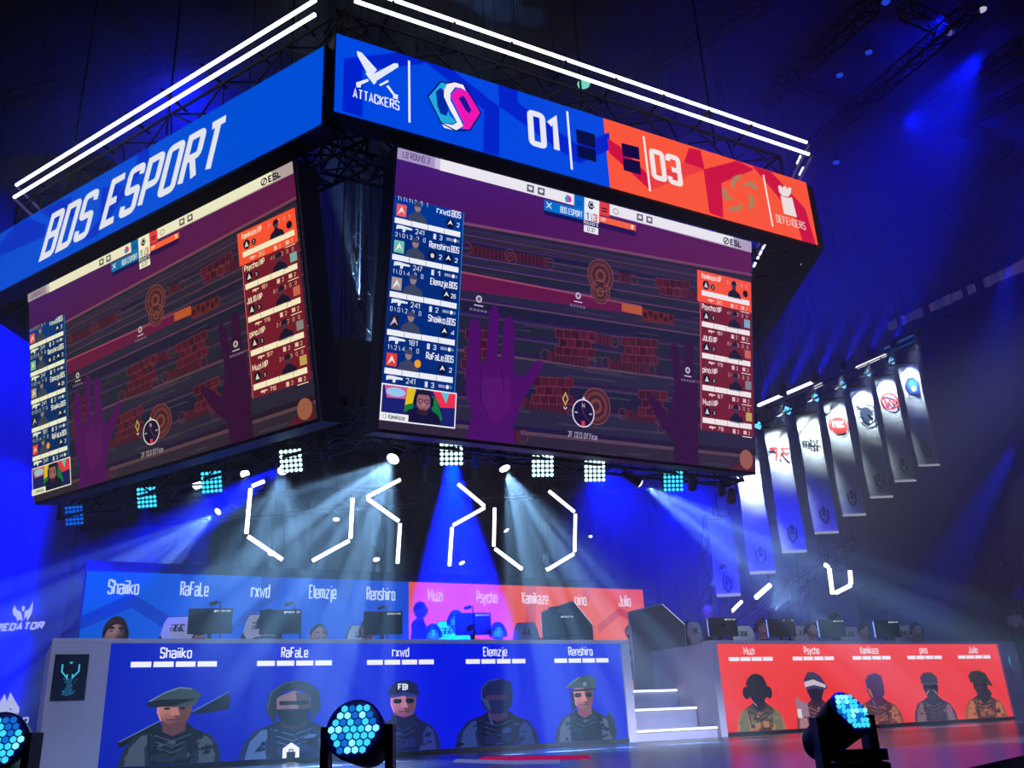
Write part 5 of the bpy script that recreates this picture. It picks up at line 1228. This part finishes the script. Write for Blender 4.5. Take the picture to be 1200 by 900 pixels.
# ------------------------------------------------------------ moving-head lights on the stage
def moving_head(px, py, Y, target_dir, label, R0=.17, scale=1.0, yoke_rz=0.0, bright=(60, 205, 235)):
    """head centre at the pixel, base on the stage floor"""
    c = at_depth(px, py, Y); t = thing('moving_head_light', (c.x, c.y, 0), 0, label, 'stage light')
    hz = c.z; d = Vector(target_dir).normalized(); R = d.to_track_quat('Z', 'Y').to_matrix()
    o = Vector((0, 0, hz)) - d * .10
    MB().lathe([(R0 * .55, -.16), (R0 * .85, -.13), (R0 * 1.0, -.02), (R0 * 1.08, .06), (R0 * 1.08, .10), (R0 * 1.02, .10), (R0 * 1.0, .085)], o, 28, 0, R).build('head', BLK, t)
    rim = MB().lathe([(R0 * 1.08, .098), (R0 * 1.1, .104), (R0 * 1.0, .108)], o, 28, 0, R).build('rim', matte('blue_rim', (20, 50, 160), .4), t)
    side = Vector((math.cos(yoke_rz), math.sin(yoke_rz), 0)); ho = Vector((0, 0, hz)) - d * .12
    side = d.cross(Vector((0, 0, 1))).normalized() if yoke_rz is None else side
    yz = .05
    for e in (-1, 1):
        p = ho + side * e * R0 * 1.18
        MB().box(p * .5 + (side * e * R0 * 1.22 + Vector((0, 0, yz))) * .5, (.032, .10, abs(p.z - yz) + .10), rz=math.atan2(side.y, side.x)).build('yoke_arm', BLK, t)
    MB().box((0, 0, yz + .005), (R0 * 2.4, .10, .04), rz=math.atan2(side.y, side.x)).build('yoke_foot', BLK, t)
    MB().rbox((0, 0, .016), (R0 * 2.3, R0 * 2, .03), .012).build('base', BLK, t)
    m = MB(); r = R0 * .152
    m.lathe([(r, 0), (r * .86, .016), (r * .45, .024)], (0, 0, 0), 6)
    mm = [m.mesh('lens', glow('lens_cell_%d' % k, c_, s_)) for k, (c_, s_) in enumerate((((20, 110, 215), 1.0), (bright, 1.2), ((130, 232, 255), 1.4)))]
    k = 0
    for i in range(-3, 4):
        for j in range(-3, 4):
            if abs(i + j) > 3: continue
            x, y = (i + j / 2) * r * 1.9, j * r * 1.65
            if math.hypot(x, y) > R0 * .98: continue
            rr = Matrix.Rotation(math.pi / 6, 3, 'Z')
            l = link('lens', mm[rnd.choice((0, 1, 1, 2))], t, o + R @ Vector((x, y, .095)), (R @ rr).to_euler()); k += 1
    return t
moving_head(415, 855, 4.0, (-.15, -.93, .28), 'round moving stage light with cyan hexagonal lenses before the blue desk', R0=.112)
moving_head(-2, 868, 4.0, (.15, -.95, .2), 'moving stage light cut by the left edge of the picture', R0=.105)
moving_head(997, 835, 3.72, (.42, -.72, .50), 'tilted moving stage light with blue lenses before the red desk', R0=.08, yoke_rz=0.0, bright=(20, 130, 245))

# flat pink and white emissive patches lying on the stage floor
fg = thing('floor_patches', on_z(620, 888, 0), 0, 'flat pink and white patches on the stage floor before the blue desk', 'floor graphic')
a = MB(); o = Vector(fg.location)
def fpoly(px, mat, nm, dz):
    v = [on_z(x, y, 0) - o + Vector((0, 0, dz)) for x, y in px]; n = len(v)
    MB().add(v + [p - Vector((0, 0, .002)) for p in v], [tuple(reversed(range(n))), tuple(range(n, 2 * n))]).build(nm, mat, fg)
fpoly([(566, 887), (690, 885.3), (693, 889), (640, 891.5), (600, 892), (560, 890)], glow('floor_pink', (200, 30, 110), .6), 'pink_patch', .003)
fpoly([(535, 890), (600, 892), (656, 891), (656, 895), (600, 896), (530, 893.5)], glow('floor_white', (120, 130, 210), .6), 'white_patch', .004)

# ------------------------------------------------------------ banners high on the right
BW = matte('banner_cloth', (200, 204, 206), .8, 0, .03, 2)
EMB = (34, 40, 62)
def emblem(a, cx, cz, s, c=EMB):
    a.poly([(cx - .5 * s, cz + .55 * s), (cx - .36 * s, cz + .62 * s), (cx - .3 * s, cz - .2 * s), (cx, cz - .72 * s), (cx + .3 * s, cz - .2 * s), (cx + .36 * s, cz + .62 * s), (cx + .5 * s, cz + .55 * s), (cx + .46 * s, cz - .35 * s), (cx, cz - .95 * s), (cx - .46 * s, cz - .35 * s)], c, 1)
    a.poly([(cx - .22 * s, cz + .5 * s), (cx - .1 * s, cz + .85 * s), (cx + .14 * s, cz + .85 * s), (cx + .24 * s, cz + .5 * s), (cx + .16 * s, cz - .1 * s), (cx - .16 * s, cz - .1 * s)], c, 1)
    a.ring(cx, cz + .35 * s, .12 * s, .14 * s, .05 * s, (150, 156, 166), 2, 12); a.stroke([(cx + .1 * s, cz + .2 * s), (cx - .05 * s, cz - .45 * s)], .05 * s, (150, 156, 166), 2)
PRINT = None
def printed():                                       # cloth print: reflects light, colours stored on the print itself
    m = bpy.data.materials.new('banner_print'); m.use_nodes = True; nt = m.node_tree; a_ = nt.nodes.new('ShaderNodeAttribute'); a_.attribute_name = 'Col'
    nt.links.new(a_.outputs['Color'], nt.nodes['Principled BSDF'].inputs['Base Color']); nt.nodes['Principled BSDF'].inputs['Roughness'].default_value = .8; return m
PRINT = printed()
bann = [((849, 535), (879, 671.7), (909, 672), None, 22.0), ((894, 500.7), (917, 647), (945.7, 648.5), 'claw', 23.5), ((928, 484), (955, 624.7), (983, 626.5), 'mbr', 24.6), ((961, 468), (988, 604), (1015, 605), 'rec', 25.6),
        ((992, 453), (1020, 583), (1046.7, 584.7), 'horse', 26.6), ((1022, 440), (1049, 564), (1074, 566.5), 'w', 27.8), ((1050, 425.5), (1076.7, 545.7), (1102, 548), 'crest', 29.0), ((824, 608), (840, 698), (868, 698), None, 22)]
desc = ['pale banner with only the dark emblem, half hidden behind the front screen corner', 'pale banner with a red claw-like logo', 'pale banner reading mbr in dark letters', 'pale banner with a red disc reading rec', 'pale banner with a dark horse-head shield', 'pale banner with a red ringed letter W', 'pale banner with a blue crest, farthest to the right', 'short dim banner behind the truss tower']
PP = []
for (tl, bl, br, logo, Y), lab in zip(bann, desc):
    pb_, pr_ = at_depth(*bl, Y), at_depth(*br, Y); pt = at_depth(*tl, Y)
    w = (pr_ - pb_).length; h = pt.z - pb_.z; rz = 0.02
    t = thing('hanging_banner', pb_, rz, lab, 'banner', 'tall team banners hanging in a row on the right')
    vs = []; n = 10
    for i in range(n + 1):
        for k in range(5): vs.append((w * k / 4, .05 * math.sin(i * .7 + k * .8), h * i / n))
    fs = [(i * 5 + k, i * 5 + k + 1, (i + 1) * 5 + k + 1, (i + 1) * 5 + k) for i in range(n) for k in range(4)]
    m = MB().add(vs, fs, 0, True); nb = len(vs); m.add([(x, y + .015, z) for x, y, z in vs], [tuple(reversed(f)) for f in fs], 0, True); m.build('cloth', BW, t)
    MB().tube([(0, 0, 0), (w, 0, 0)], .035, 6).build('bottom_bar', glow('banner_bar', (190, 200, 220), .6), t)
    MB().tube([(0, 0, h), (w, 0, h)], .04, 6).tube([(w / 2, 0, h), (w / 2, 0, 21.0 - pb_.z)], .012, 5).build('top_bar', BLK, t)
    a = Art(gap=.002); emblem(a, w / 2, h * .135, w * .42); a.build('emblem_print', PRINT, t, (0, -.062, 0)); a = Art(gap=.002)
    z = h * .70; c = w / 2
    if logo == 'claw':
        z = h * .795; rd = (214, 40, 30)
        a.poly([(w * .08, z + .12 * w), (w * .44, z + .16 * w), (w * .46, z + .06 * w), (w * .36, z - .32 * w), (w * .28, z - .36 * w), (w * .36, z + .02 * w), (w * .10, z + .02 * w)], rd, 1); a.poly([(w * .54, z + .14 * w), (w * .93, z + .1 * w), (w * .93, z + .02 * w), (w * .66, z + .03 * w), (w * .9, z - .3 * w), (w * .8, z - .3 * w), (w * .56, z)], rd, 1); a.poly([(w * .5, z - .16 * w), (w * .58, z - .2 * w), (w * .52, z - .36 * w), (w * .46, z - .26 * w)], rd, 1)
    elif logo == 'mbr': a.text('mbr', w * .12, h * .70, w * .36, w * .76, (30, 34, 44), 1, 2.0, gap=2.6)
    elif logo == 'rec':
        z = h * .765; a.disc(c, z, .36 * w, .36 * w, (216, 40, 36), 1, 20); a.ring(c, z, .42 * w, .42 * w, .05 * w, (216, 40, 36), 1); a.text('rec', c - .24 * w, z - .13 * w, .36 * w, .48 * w, (240, 236, 236), 3, 2.2)
    elif logo == 'horse':
        z = h * .73; a.stroke([(c - .42 * w, z + .36 * w), (c, z + .5 * w), (c + .42 * w, z + .34 * w), (c + .4 * w, z - .3 * w), (c, z - .56 * w), (c - .3 * w, z - .35 * w)], .07 * w, (20, 40, 70), 1)
        a.poly([(c - .05 * w, z + .36 * w), (c + .16 * w, z + .34 * w), (c + .34 * w, z + .05 * w), (c + .3 * w, z - .1 * w), (c + .06 * w, z + .02 * w), (c + .14 * w, z - .34 * w), (c - .1 * w, z - .44 * w), (c - .26 * w, z), (c - .2 * w, z + .26 * w)], (20, 40, 70), 1)
        for k in range(5): a.stroke([(c - .15 * w, z + (.32 - .1 * k) * w), (c - .4 * w, z + (.38 - .13 * k) * w)], .04 * w, (20, 40, 70), 2)
    elif logo == 'w':
        z = h * .735; a.ring(c, z, .4 * w, .4 * w, .09 * w, (206, 30, 50), 1); a.stroke([(c - .26 * w, z + .14 * w), (c - .12 * w, z - .16 * w), (c, z + .08 * w), (c + .12 * w, z - .16 * w), (c + .28 * w, z + .14 * w)], .09 * w, (206, 30, 50), 2)
    elif logo == 'crest':
        z = h * .75; a.poly([(c - .38 * w, z + .1 * w), (c - .2 * w, z + .45 * w), (c + .1 * w, z + .5 * w), (c + .36 * w, z + .2 * w), (c + .3 * w, z - .35 * w), (c - .25 * w, z - .35 * w)], (20, 70, 150), 1); a.disc(c + .02 * w, z + .08 * w, .22 * w, .28 * w, (40, 130, 190), 2, 14); a.disc(c + .02 * w, z - .1 * w, .14 * w, .16 * w, (190, 160, 90), 3, 10)
        a.stroke([(c - .32 * w, z - .42 * w), (c + .32 * w, z - .42 * w), (c + .32 * w, z - .6 * w), (c - .32 * w, z - .6 * w), (c - .32 * w, z - .42 * w)], .035 * w, (20, 40, 70), 2)
    if a.v: a.build('logo_print', PRINT, t, (0, -.062, 0))
    if logo is not None or Y == 22.0 and tl[0] == 849:
        lp = Vector(pb_) + Vector((w / 2, -1.15, h + .5)); tg = Vector(pb_) + Vector((w / 2, 0, h * .80)); lamp('SPOT', 'banner_lamp', lp + (tg - lp).normalized() * .12, (.75, .92, 1.0), 1000, tg, 44, 1.0, .05)
        spot(lp, Vector(pb_) + Vector((w / 2, 0, h * .7)), 'small lamp over the ' + ' '.join(lab.split()[:10]), 1 if 0 else 0, .09, 'small lamps above the hanging banners')
        PP.append(lp)
# light rail above the banners
r0, r1 = at_depth(889, 484, 22.2), at_depth(1072, 400, 29)
bt_ = truss(at_depth(884, 493, 22.3), at_depth(1076, 404, 29.3), .3, None, 'truss', 'dark truss carrying the lamps above the hanging banners')
hang(bt_, at_depth(900, 486, 22.8)); hang(bt_, at_depth(1070, 407, 29))
for (x0, y0, Ya, x1, y1, Yb, c_, s_, l) in ((889, 475, 22, 952, 448, 24.5, (255, 250, 255), 2.2, 'white light tube on the banner truss, nearest the front screen'), (955, 454, 24.6, 963, 450, 25, (235, 235, 255), 1.5, 'very short white tube on the banner truss'),
                                            (1004, 431, 26.2, 1038, 416, 27.6, (255, 250, 255), 2.0, 'white light tube in the middle of the banner truss'), (1038, 416, 27.7, 1073, 399.5, 29, (50, 130, 230), .9, 'thin blue light tube at the right end of the banner truss'), (1036, 409, 27.6, 1070, 393, 29, (50, 130, 230), .7, 'second thin blue tube above the right end of the banner truss')):
    p, q = at_depth(x0, y0, Ya), at_depth(x1, y1, Yb); t = thing('light_tube', p, 0, l, 'light tube', 'light tubes on the banner truss')
    MB().tube([(0, 0, 0), q - p], .045 if s_ > 1 else .02, 6).build('glowing_tube', glow('tube_' + l[:9] + str(x0), c_, s_), t); MB().tube([(0, .06, .05), q - p + Vector((0, .06, .05))], .02, 5).build('tube_holder', BLK, t)
for i, (x, y) in enumerate(((888, 498), (923, 481), (956, 466), (988, 451), (1017, 437), (1045, 423))):
    Y = 22.3 + i * 1.3; p = at_depth(x, y, Y); t = thing('wash_light', p, .3, 'square cyan lamp on the banner truss, ' + ('nearest the front screen', 'left of the mbr banner', 'between the mbr and rec banners', 'between the rec and horse banners', 'left of the ringed W banner', 'left of the blue crest banner')[i], 'stage light', 'square cyan lamps on the banner truss', rx=.3, ry=.35)
    MB().rbox((0, .1, 0), (.24, .16, .22), .02).build('housing', BLK, t); MB().rbox((0, 0, 0), (.2, .03, .18), .01).build('lens', glow('wash_lens', (90, 190, 255), 2.2), t)
    lamp('SPOT', 'blue_uplight_lamp', p + Vector((0, -.4, .5)), BLUE, 1500, p + Vector((5.5, 1, 9)), 17, .7, .05)

# ------------------------------------------------------------ far stands, balcony, roof steel
STN = matte('stand_concrete', (30, 32, 46), .9, 0, .2, 2)
stand = MB(); row = []
for k in range(11):
    Y = 24 + k * 1.1; z = -1.2 + k * .62
    stand.box((28, Y + 6, z / 2 - .3), (26, 1.1, max(.2, z + 1.5)))
    row.append((Y + 6, z + .0 + .45 - .0))
so = stand.build('floor_stand', STN); so['kind'] = 'structure'
pc = []
vari = [('grey', 'brown', 'rest', 'short'), ('white', 'black', 'rest', 'full'), ('red', 'black', 'rest', 'full'), ('navy', 'brown', 'up', 'short'), ('black', 'black', 'rest', 'long'), ('blue', 'grey', 'rest', 'cap')]
crowd_lab = {'grey': 'spectator in grey', 'white': 'spectator in white', 'red': 'spectator in red', 'navy': 'spectator in dark blue with raised arms', 'black': 'long-haired spectator in black', 'blue': 'spectator in a blue shirt and cap'}
protos = [add_person((0, 0, 0), 0, 'sit', 1.28, 'x', shirt=s_, hair=h_, style=st_, arms=ar, lod=0, skin=i % 3) for i, (s_, h_, ar, st_) in enumerate(vari)]
used = set(); cn = 0; nr = {}
for ri, (Y, zt) in enumerate(row):
    zt = -1.2 + ri * .62 + .15 + (.0)
    top_z = zt
    for j in range(9):
        x = 17.6 + ri * .25 + j * 1.15 + rnd.uniform(-.25, .25)
        p = Vector((x, Y - .1, stand_z := (-1.2 + ri * .62) / 2 - .3 + max(.2, (-1.2 + ri * .62) + 1.5) / 2))
        d = p + Vector((0, 0, 1)) - CAMP; sx = 600 + FPX * d.dot(RT) / d.dot(FW); sy = 450 - FPX * d.dot(UP) / d.dot(FW)
        if sx > 1210 or sx < 1085 or sy > 765 or rnd.random() < .12: continue
        v = rnd.randrange(6) if rnd.random() < .8 else 4
        if v == 2 and rnd.random() < .5: v = 0
        t = protos[v] if v not in used else copy_tree(protos[v]); used.add(v); cn += 1
        t.location = p; t.rotation_euler = (0, 0, -.5 + rnd.uniform(-.3, .3)); s_ = rnd.uniform(.95, 1.08); t.scale = (s_, s_, s_)
        where = 'row %s of right stand' % ('one two three four five six seven eight nine ten eleven'.split()[ri])
        nth = nr.get(ri, 0); nr[ri] = nth + 1
        tag(t, '%s, %s from left in %s' % (crowd_lab[vari[v][0]], 'first second third fourth fifth sixth seventh eighth ninth tenth'.split()[nth], where), 'person', '%s in %s' % (crowd_lab[vari[v][0]], where))
for i, pz in enumerate(protos):
    if i not in used:
        for c_ in list(pz.children): bpy.data.objects.remove(c_)
        bpy.data.objects.remove(pz)
# balcony rail with a broken band of dim display windows
P0, P1 = at_depth(1040, 384, 40), at_depth(1215, 304, 30)
bt = thing('balcony_display', P0, math.atan2((P1 - P0).y, (P1 - P0).x), 'long faint row of display segments along the dark upper balcony', 'display board')
d = P1 - P0; L = math.hypot(d.x, d.y); sl = d.z / L
MB().prism([(0, -.6), (L, -.6 + d.z), (L, .6 + d.z), (0, .6)], .05, .4).build('balcony_front', STN, bt)
dm = [glow('display_dim_%d' % k, c_, .55) for k, c_ in enumerate(((70, 70, 130), (96, 70, 130), (50, 60, 120)))]
k = 0; u = .02
for u0, u1 in ((0.0, .06), (.12, .28), (.34, .55), (.6, .64), (.7, 1.0)):
    u = u0
    while u < u1:
        wd = rnd.uniform(.010, .02); z = u * d.z
        MB().box(((u + wd / 2) * L, 0.02, z), (wd * L * .85, .06, .38 + rnd.uniform(-.08, .08))).build('display_segment', dm[rnd.randrange(3)], bt); u += wd
lamp('SPOT', 'crowd_fill_lamp', at_depth(1200, 560, 27), (.8, .75, 1), 420, at_depth(1180, 700, 31), 50, .8, .5)  # added unseen fill spot that lifts the dark crowd
# catwalk and roof steel
def beam(p, q, w, label, mat=None, lattice=True): truss(p, q, .34, None, 'roof_truss', label, 'roof truss', 'dark steel roof trusses above the arena', r=.03, mat=DRK)
k = 0
RL = ['rising from the right tube end towards the top edge', 'second to the right of the tube ends, rising to the upper right', 'rising from beside the blue roof beam to the right edge', 'lowest of those running to the right edge', 'short, crossing behind the right tube ends', 'sloping down to the right below the upper right lamps', 'very short, at the top edge beside the blue lamp', 'steep, at the right edge above the balcony', 'running right across the upper left corner', 'steep, at the far left above the blue ribbon', 'steep, near the top left between the other two', 'along the top edge above the white tubes', 'rising steeply above the middle of the front tubes', 'flat, right of the orange ribbon end']
for (x0, y0, Ya, x1, y1, Yb) in ((900, 118, 22, 1022, 5, 16), (930, 190, 26, 1140, 10, 17), (1000, 190, 28, 1200, 50, 20), (1050, 185, 30, 1215, 100, 24), (905, 85, 22, 1000, 125, 24), (1045, 130, 26, 1160, 160, 28), (1060, 12, 18, 1110, 32, 19), (1180, 170, 26, 1100, 260, 34),
                                 (0, 120, 20, 380, 30, 24), (60, 40, 22, 60, 300, 30), (130, 0, 20, 170, 60, 22), (380, 20, 24, 1000, -30, 24), (680, 130, 26, 900, 0, 20), (980, 280, 34, 1200, 190, 30)):
    k += 1; beam(at_depth(x0, y0, Ya), at_depth(x1, y1, Yb), .55, 'dark roof truss ' + RL[k - 1])
for i, (x, y, Y, l) in enumerate(((1151, 11, 18, 'small white lamp on the roof at the upper right corner'), (1113, 38, 19, 'faint lamp on the roof left of the upper right one'), (1018, 61, 22, 'tiny blue lamp on the dark roof'), (984, 88, 22, 'second tiny blue lamp on the dark roof, nearer the tubes'), (980, 190, 24, 'blue lamp on the roof right of the cube tube ends'), (1038, 2, 18, 'blue lamp at the top edge of the picture'), (684, 98, 12, 'tiny green-white lamp between the tubes and the blue ribbon'))):
    p = at_depth(x, y, Y); t = thing('roof_lamp', p, 0, l, 'lamp'); MB().lathe([(.05, .12), (.11, .1), (.12, 0)], (0, 0, 0), 10).build('housing', BLK, t)
    MB().lathe([(.10, -.03), (.11, 0)], (0, 0, 0), 10).build('lens', glow('roof_lens%d' % (i if i in (0, 6) else (1 if i == 1 else 2)), ((200, 200, 235), (90, 90, 190), (30, 70, 230), 0, 0, 0, (120, 220, 200))[i if i in (0, 6) else (1 if i == 1 else 2)], 1), t)
    if i < 2: lamp('SPOT', 'roof_beam_lamp', p, (.4, .45, 1), 500, p + Vector((-2, 2, -9)), 12, .6, .03)
for (x, y, Y, tx, ty, TY, pw, an) in ((1110, 20, 18, 1060, 70, 22, 3000, 30), (1060, 140, 20, 1120, 155, 26, 2500, 26), (1150, 60, 16, 1000, 300, 30, 4000, 34), (1190, 520, 18, 1070, 740, 24, 2600, 17), (1185, 300, 22, 1150, 520, 30, 2000, 22), (880, 300, 18, 1000, 420, 30, 1200, 30)):
    lamp('SPOT', 'blue_roof_and_fill_lamp', at_depth(x, y, Y), BLUE, pw, at_depth(tx, ty, TY), an, .6, .1)
lamp('SPOT', 'blue_roof_and_fill_lamp', (16, 20, 12), BLUE, 3500, (30, 36, 16), 100, .9, .4)  # added unseen wide spots filling the upper hall with even blue
lamp('SPOT', 'blue_roof_and_fill_lamp', (-6, 14, 12), BLUE, 2600, (-12, 30, 18), 70, .8, .2)
lamp('SPOT', 'blue_roof_and_fill_lamp', (4, 16, 10), BLUE, 2600, (10, 30, 19), 80, .8, .2)

# ------------------------------------------------------------ blue-lit side screen wall on the far left with sponsor marks
SB = 2.2
def sp(px, py): return on_plane(px, py, Vector((-8.6, 14.5, 0)), Vector((0, 1, 0)))
pL, pR = sp(-120, 800), sp(47, 800)
X = (EX)
o = Vector((pL.x, pL.y, 0)); L = (pR - pL).x
pan = thing('side_wall_panel', o, 0, 'tall cloth panel washed in deep blue light with pale sponsor logos at the left edge', 'wall panel')
m = MB(); n = 40; vs = []
for i in range(n + 1):
    u = L * i / n; y = .02 * math.sin(i * .9) + (.5 * (max(0, (u - L + .35)) / .35) ** 2)
    vs += [(u, y, 0.0), (u, y, 11), (u, y + .03, 0), (u, y + .03, 11)]
fs = [(4 * i, 4 * i + 4, 4 * i + 5, 4 * i + 1) for i in range(n)] + [(4 * i + 2, 4 * i + 3, 4 * i + 7, 4 * i + 6) for i in range(n)]
m.add(vs, fs, 0, True).build('cloth', matte('blue_cloth', (90, 100, 190), .9), pan)
for u in (0, L - .4): MB().tube([(u, .12, 0), (u, .12, 11)], .04, 6).build('post', TRS, pan)
lw = lambda x, y: ((sp(x, y) - o).x, sp(x, y).z)
a = Art(gap=.002); LV = (176, 184, 226)
c2 = lambda x, y: (x / 3, 600 + y / 3)
a.map = lambda x, y: lw(x, y)
for q in ([(48, 345), (56, 328), (62, 345), (78, 352), (84, 384), (72, 378), (64, 386), (62, 372), (50, 362)], [(120, 315), (118, 345), (112, 362), (100, 384), (96, 366), (88, 380), (90, 350), (106, 342), (112, 330)], [(80, 335), (86, 330), (92, 335), (88, 350), (82, 350)]): a.poly([c2(*p) for p in q], LV, 1)
for q in ([(-20, 712), (20, 640), (40, 706), (22, 700)], [(12, 712), (40, 634), (72, 690), (70, 708), (48, 700), (40, 690)], [(34, 712), (30, 690), (60, 706), (72, 712)]): a.poly([c2(*p) for p in q], LV, 1)
a.map = None
p, q = lw(-12, 738), lw(52, 738); a.text('PREDATOR', p[0], (p[1] + q[1]) / 2, .09, q[0] - p[0], LV, 2, 2.2, slant=.25)
p, q = lw(-16, 853), lw(34, 853); a.text('CORSAIR', p[0], (p[1] + q[1]) / 2, .13, q[0] - p[0], LV, 2, 1.4, r=.4)
a.build('logo_print', led('logo_led'), pan, (0, -.03, 0))
lp = sp(-30, 560) - Vector((0, 2.0, 0)) + Vector((0, 0, 2.0))
lamp('SPOT', 'blue_panel_lamp', lp, BLUE, 4000, sp(-14, 700), 46, .35, .1)
lamp('SPOT', 'blue_panel_lamp', lp + Vector((0, 0, 3.5)), BLUE, 3500, sp(-10, 480), 60, .4, .1)
lamp('SPOT', 'blue_panel_lamp', lp - Vector((0, 0, 2)), BLUE, 3500, sp(-14, 840), 46, .35, .1)

# ------------------------------------------------------------ haze in the hall
hz = MB().box((14, 28.4, 9.6), (62, 41, 21.2)).build('stage_haze', None or MATS.setdefault('haze', bpy.data.materials.new('haze')))
m = MATS['haze']; m.use_nodes = True; nt = m.node_tree; nt.nodes.remove(nt.nodes['Principled BSDF'])
vsn = nt.nodes.new('ShaderNodeVolumeScatter'); vsn.inputs['Color'].default_value = (.9, .95, 1, 1); vsn.inputs['Density'].default_value = HAZE; vsn.inputs['Anisotropy'].default_value = 0.0
nt.links.new(vsn.outputs[0], nt.nodes['Material Output'].inputs['Volume'])
tag(hz, 'thin theatrical haze filling the stage air', 'haze', kind='stuff')
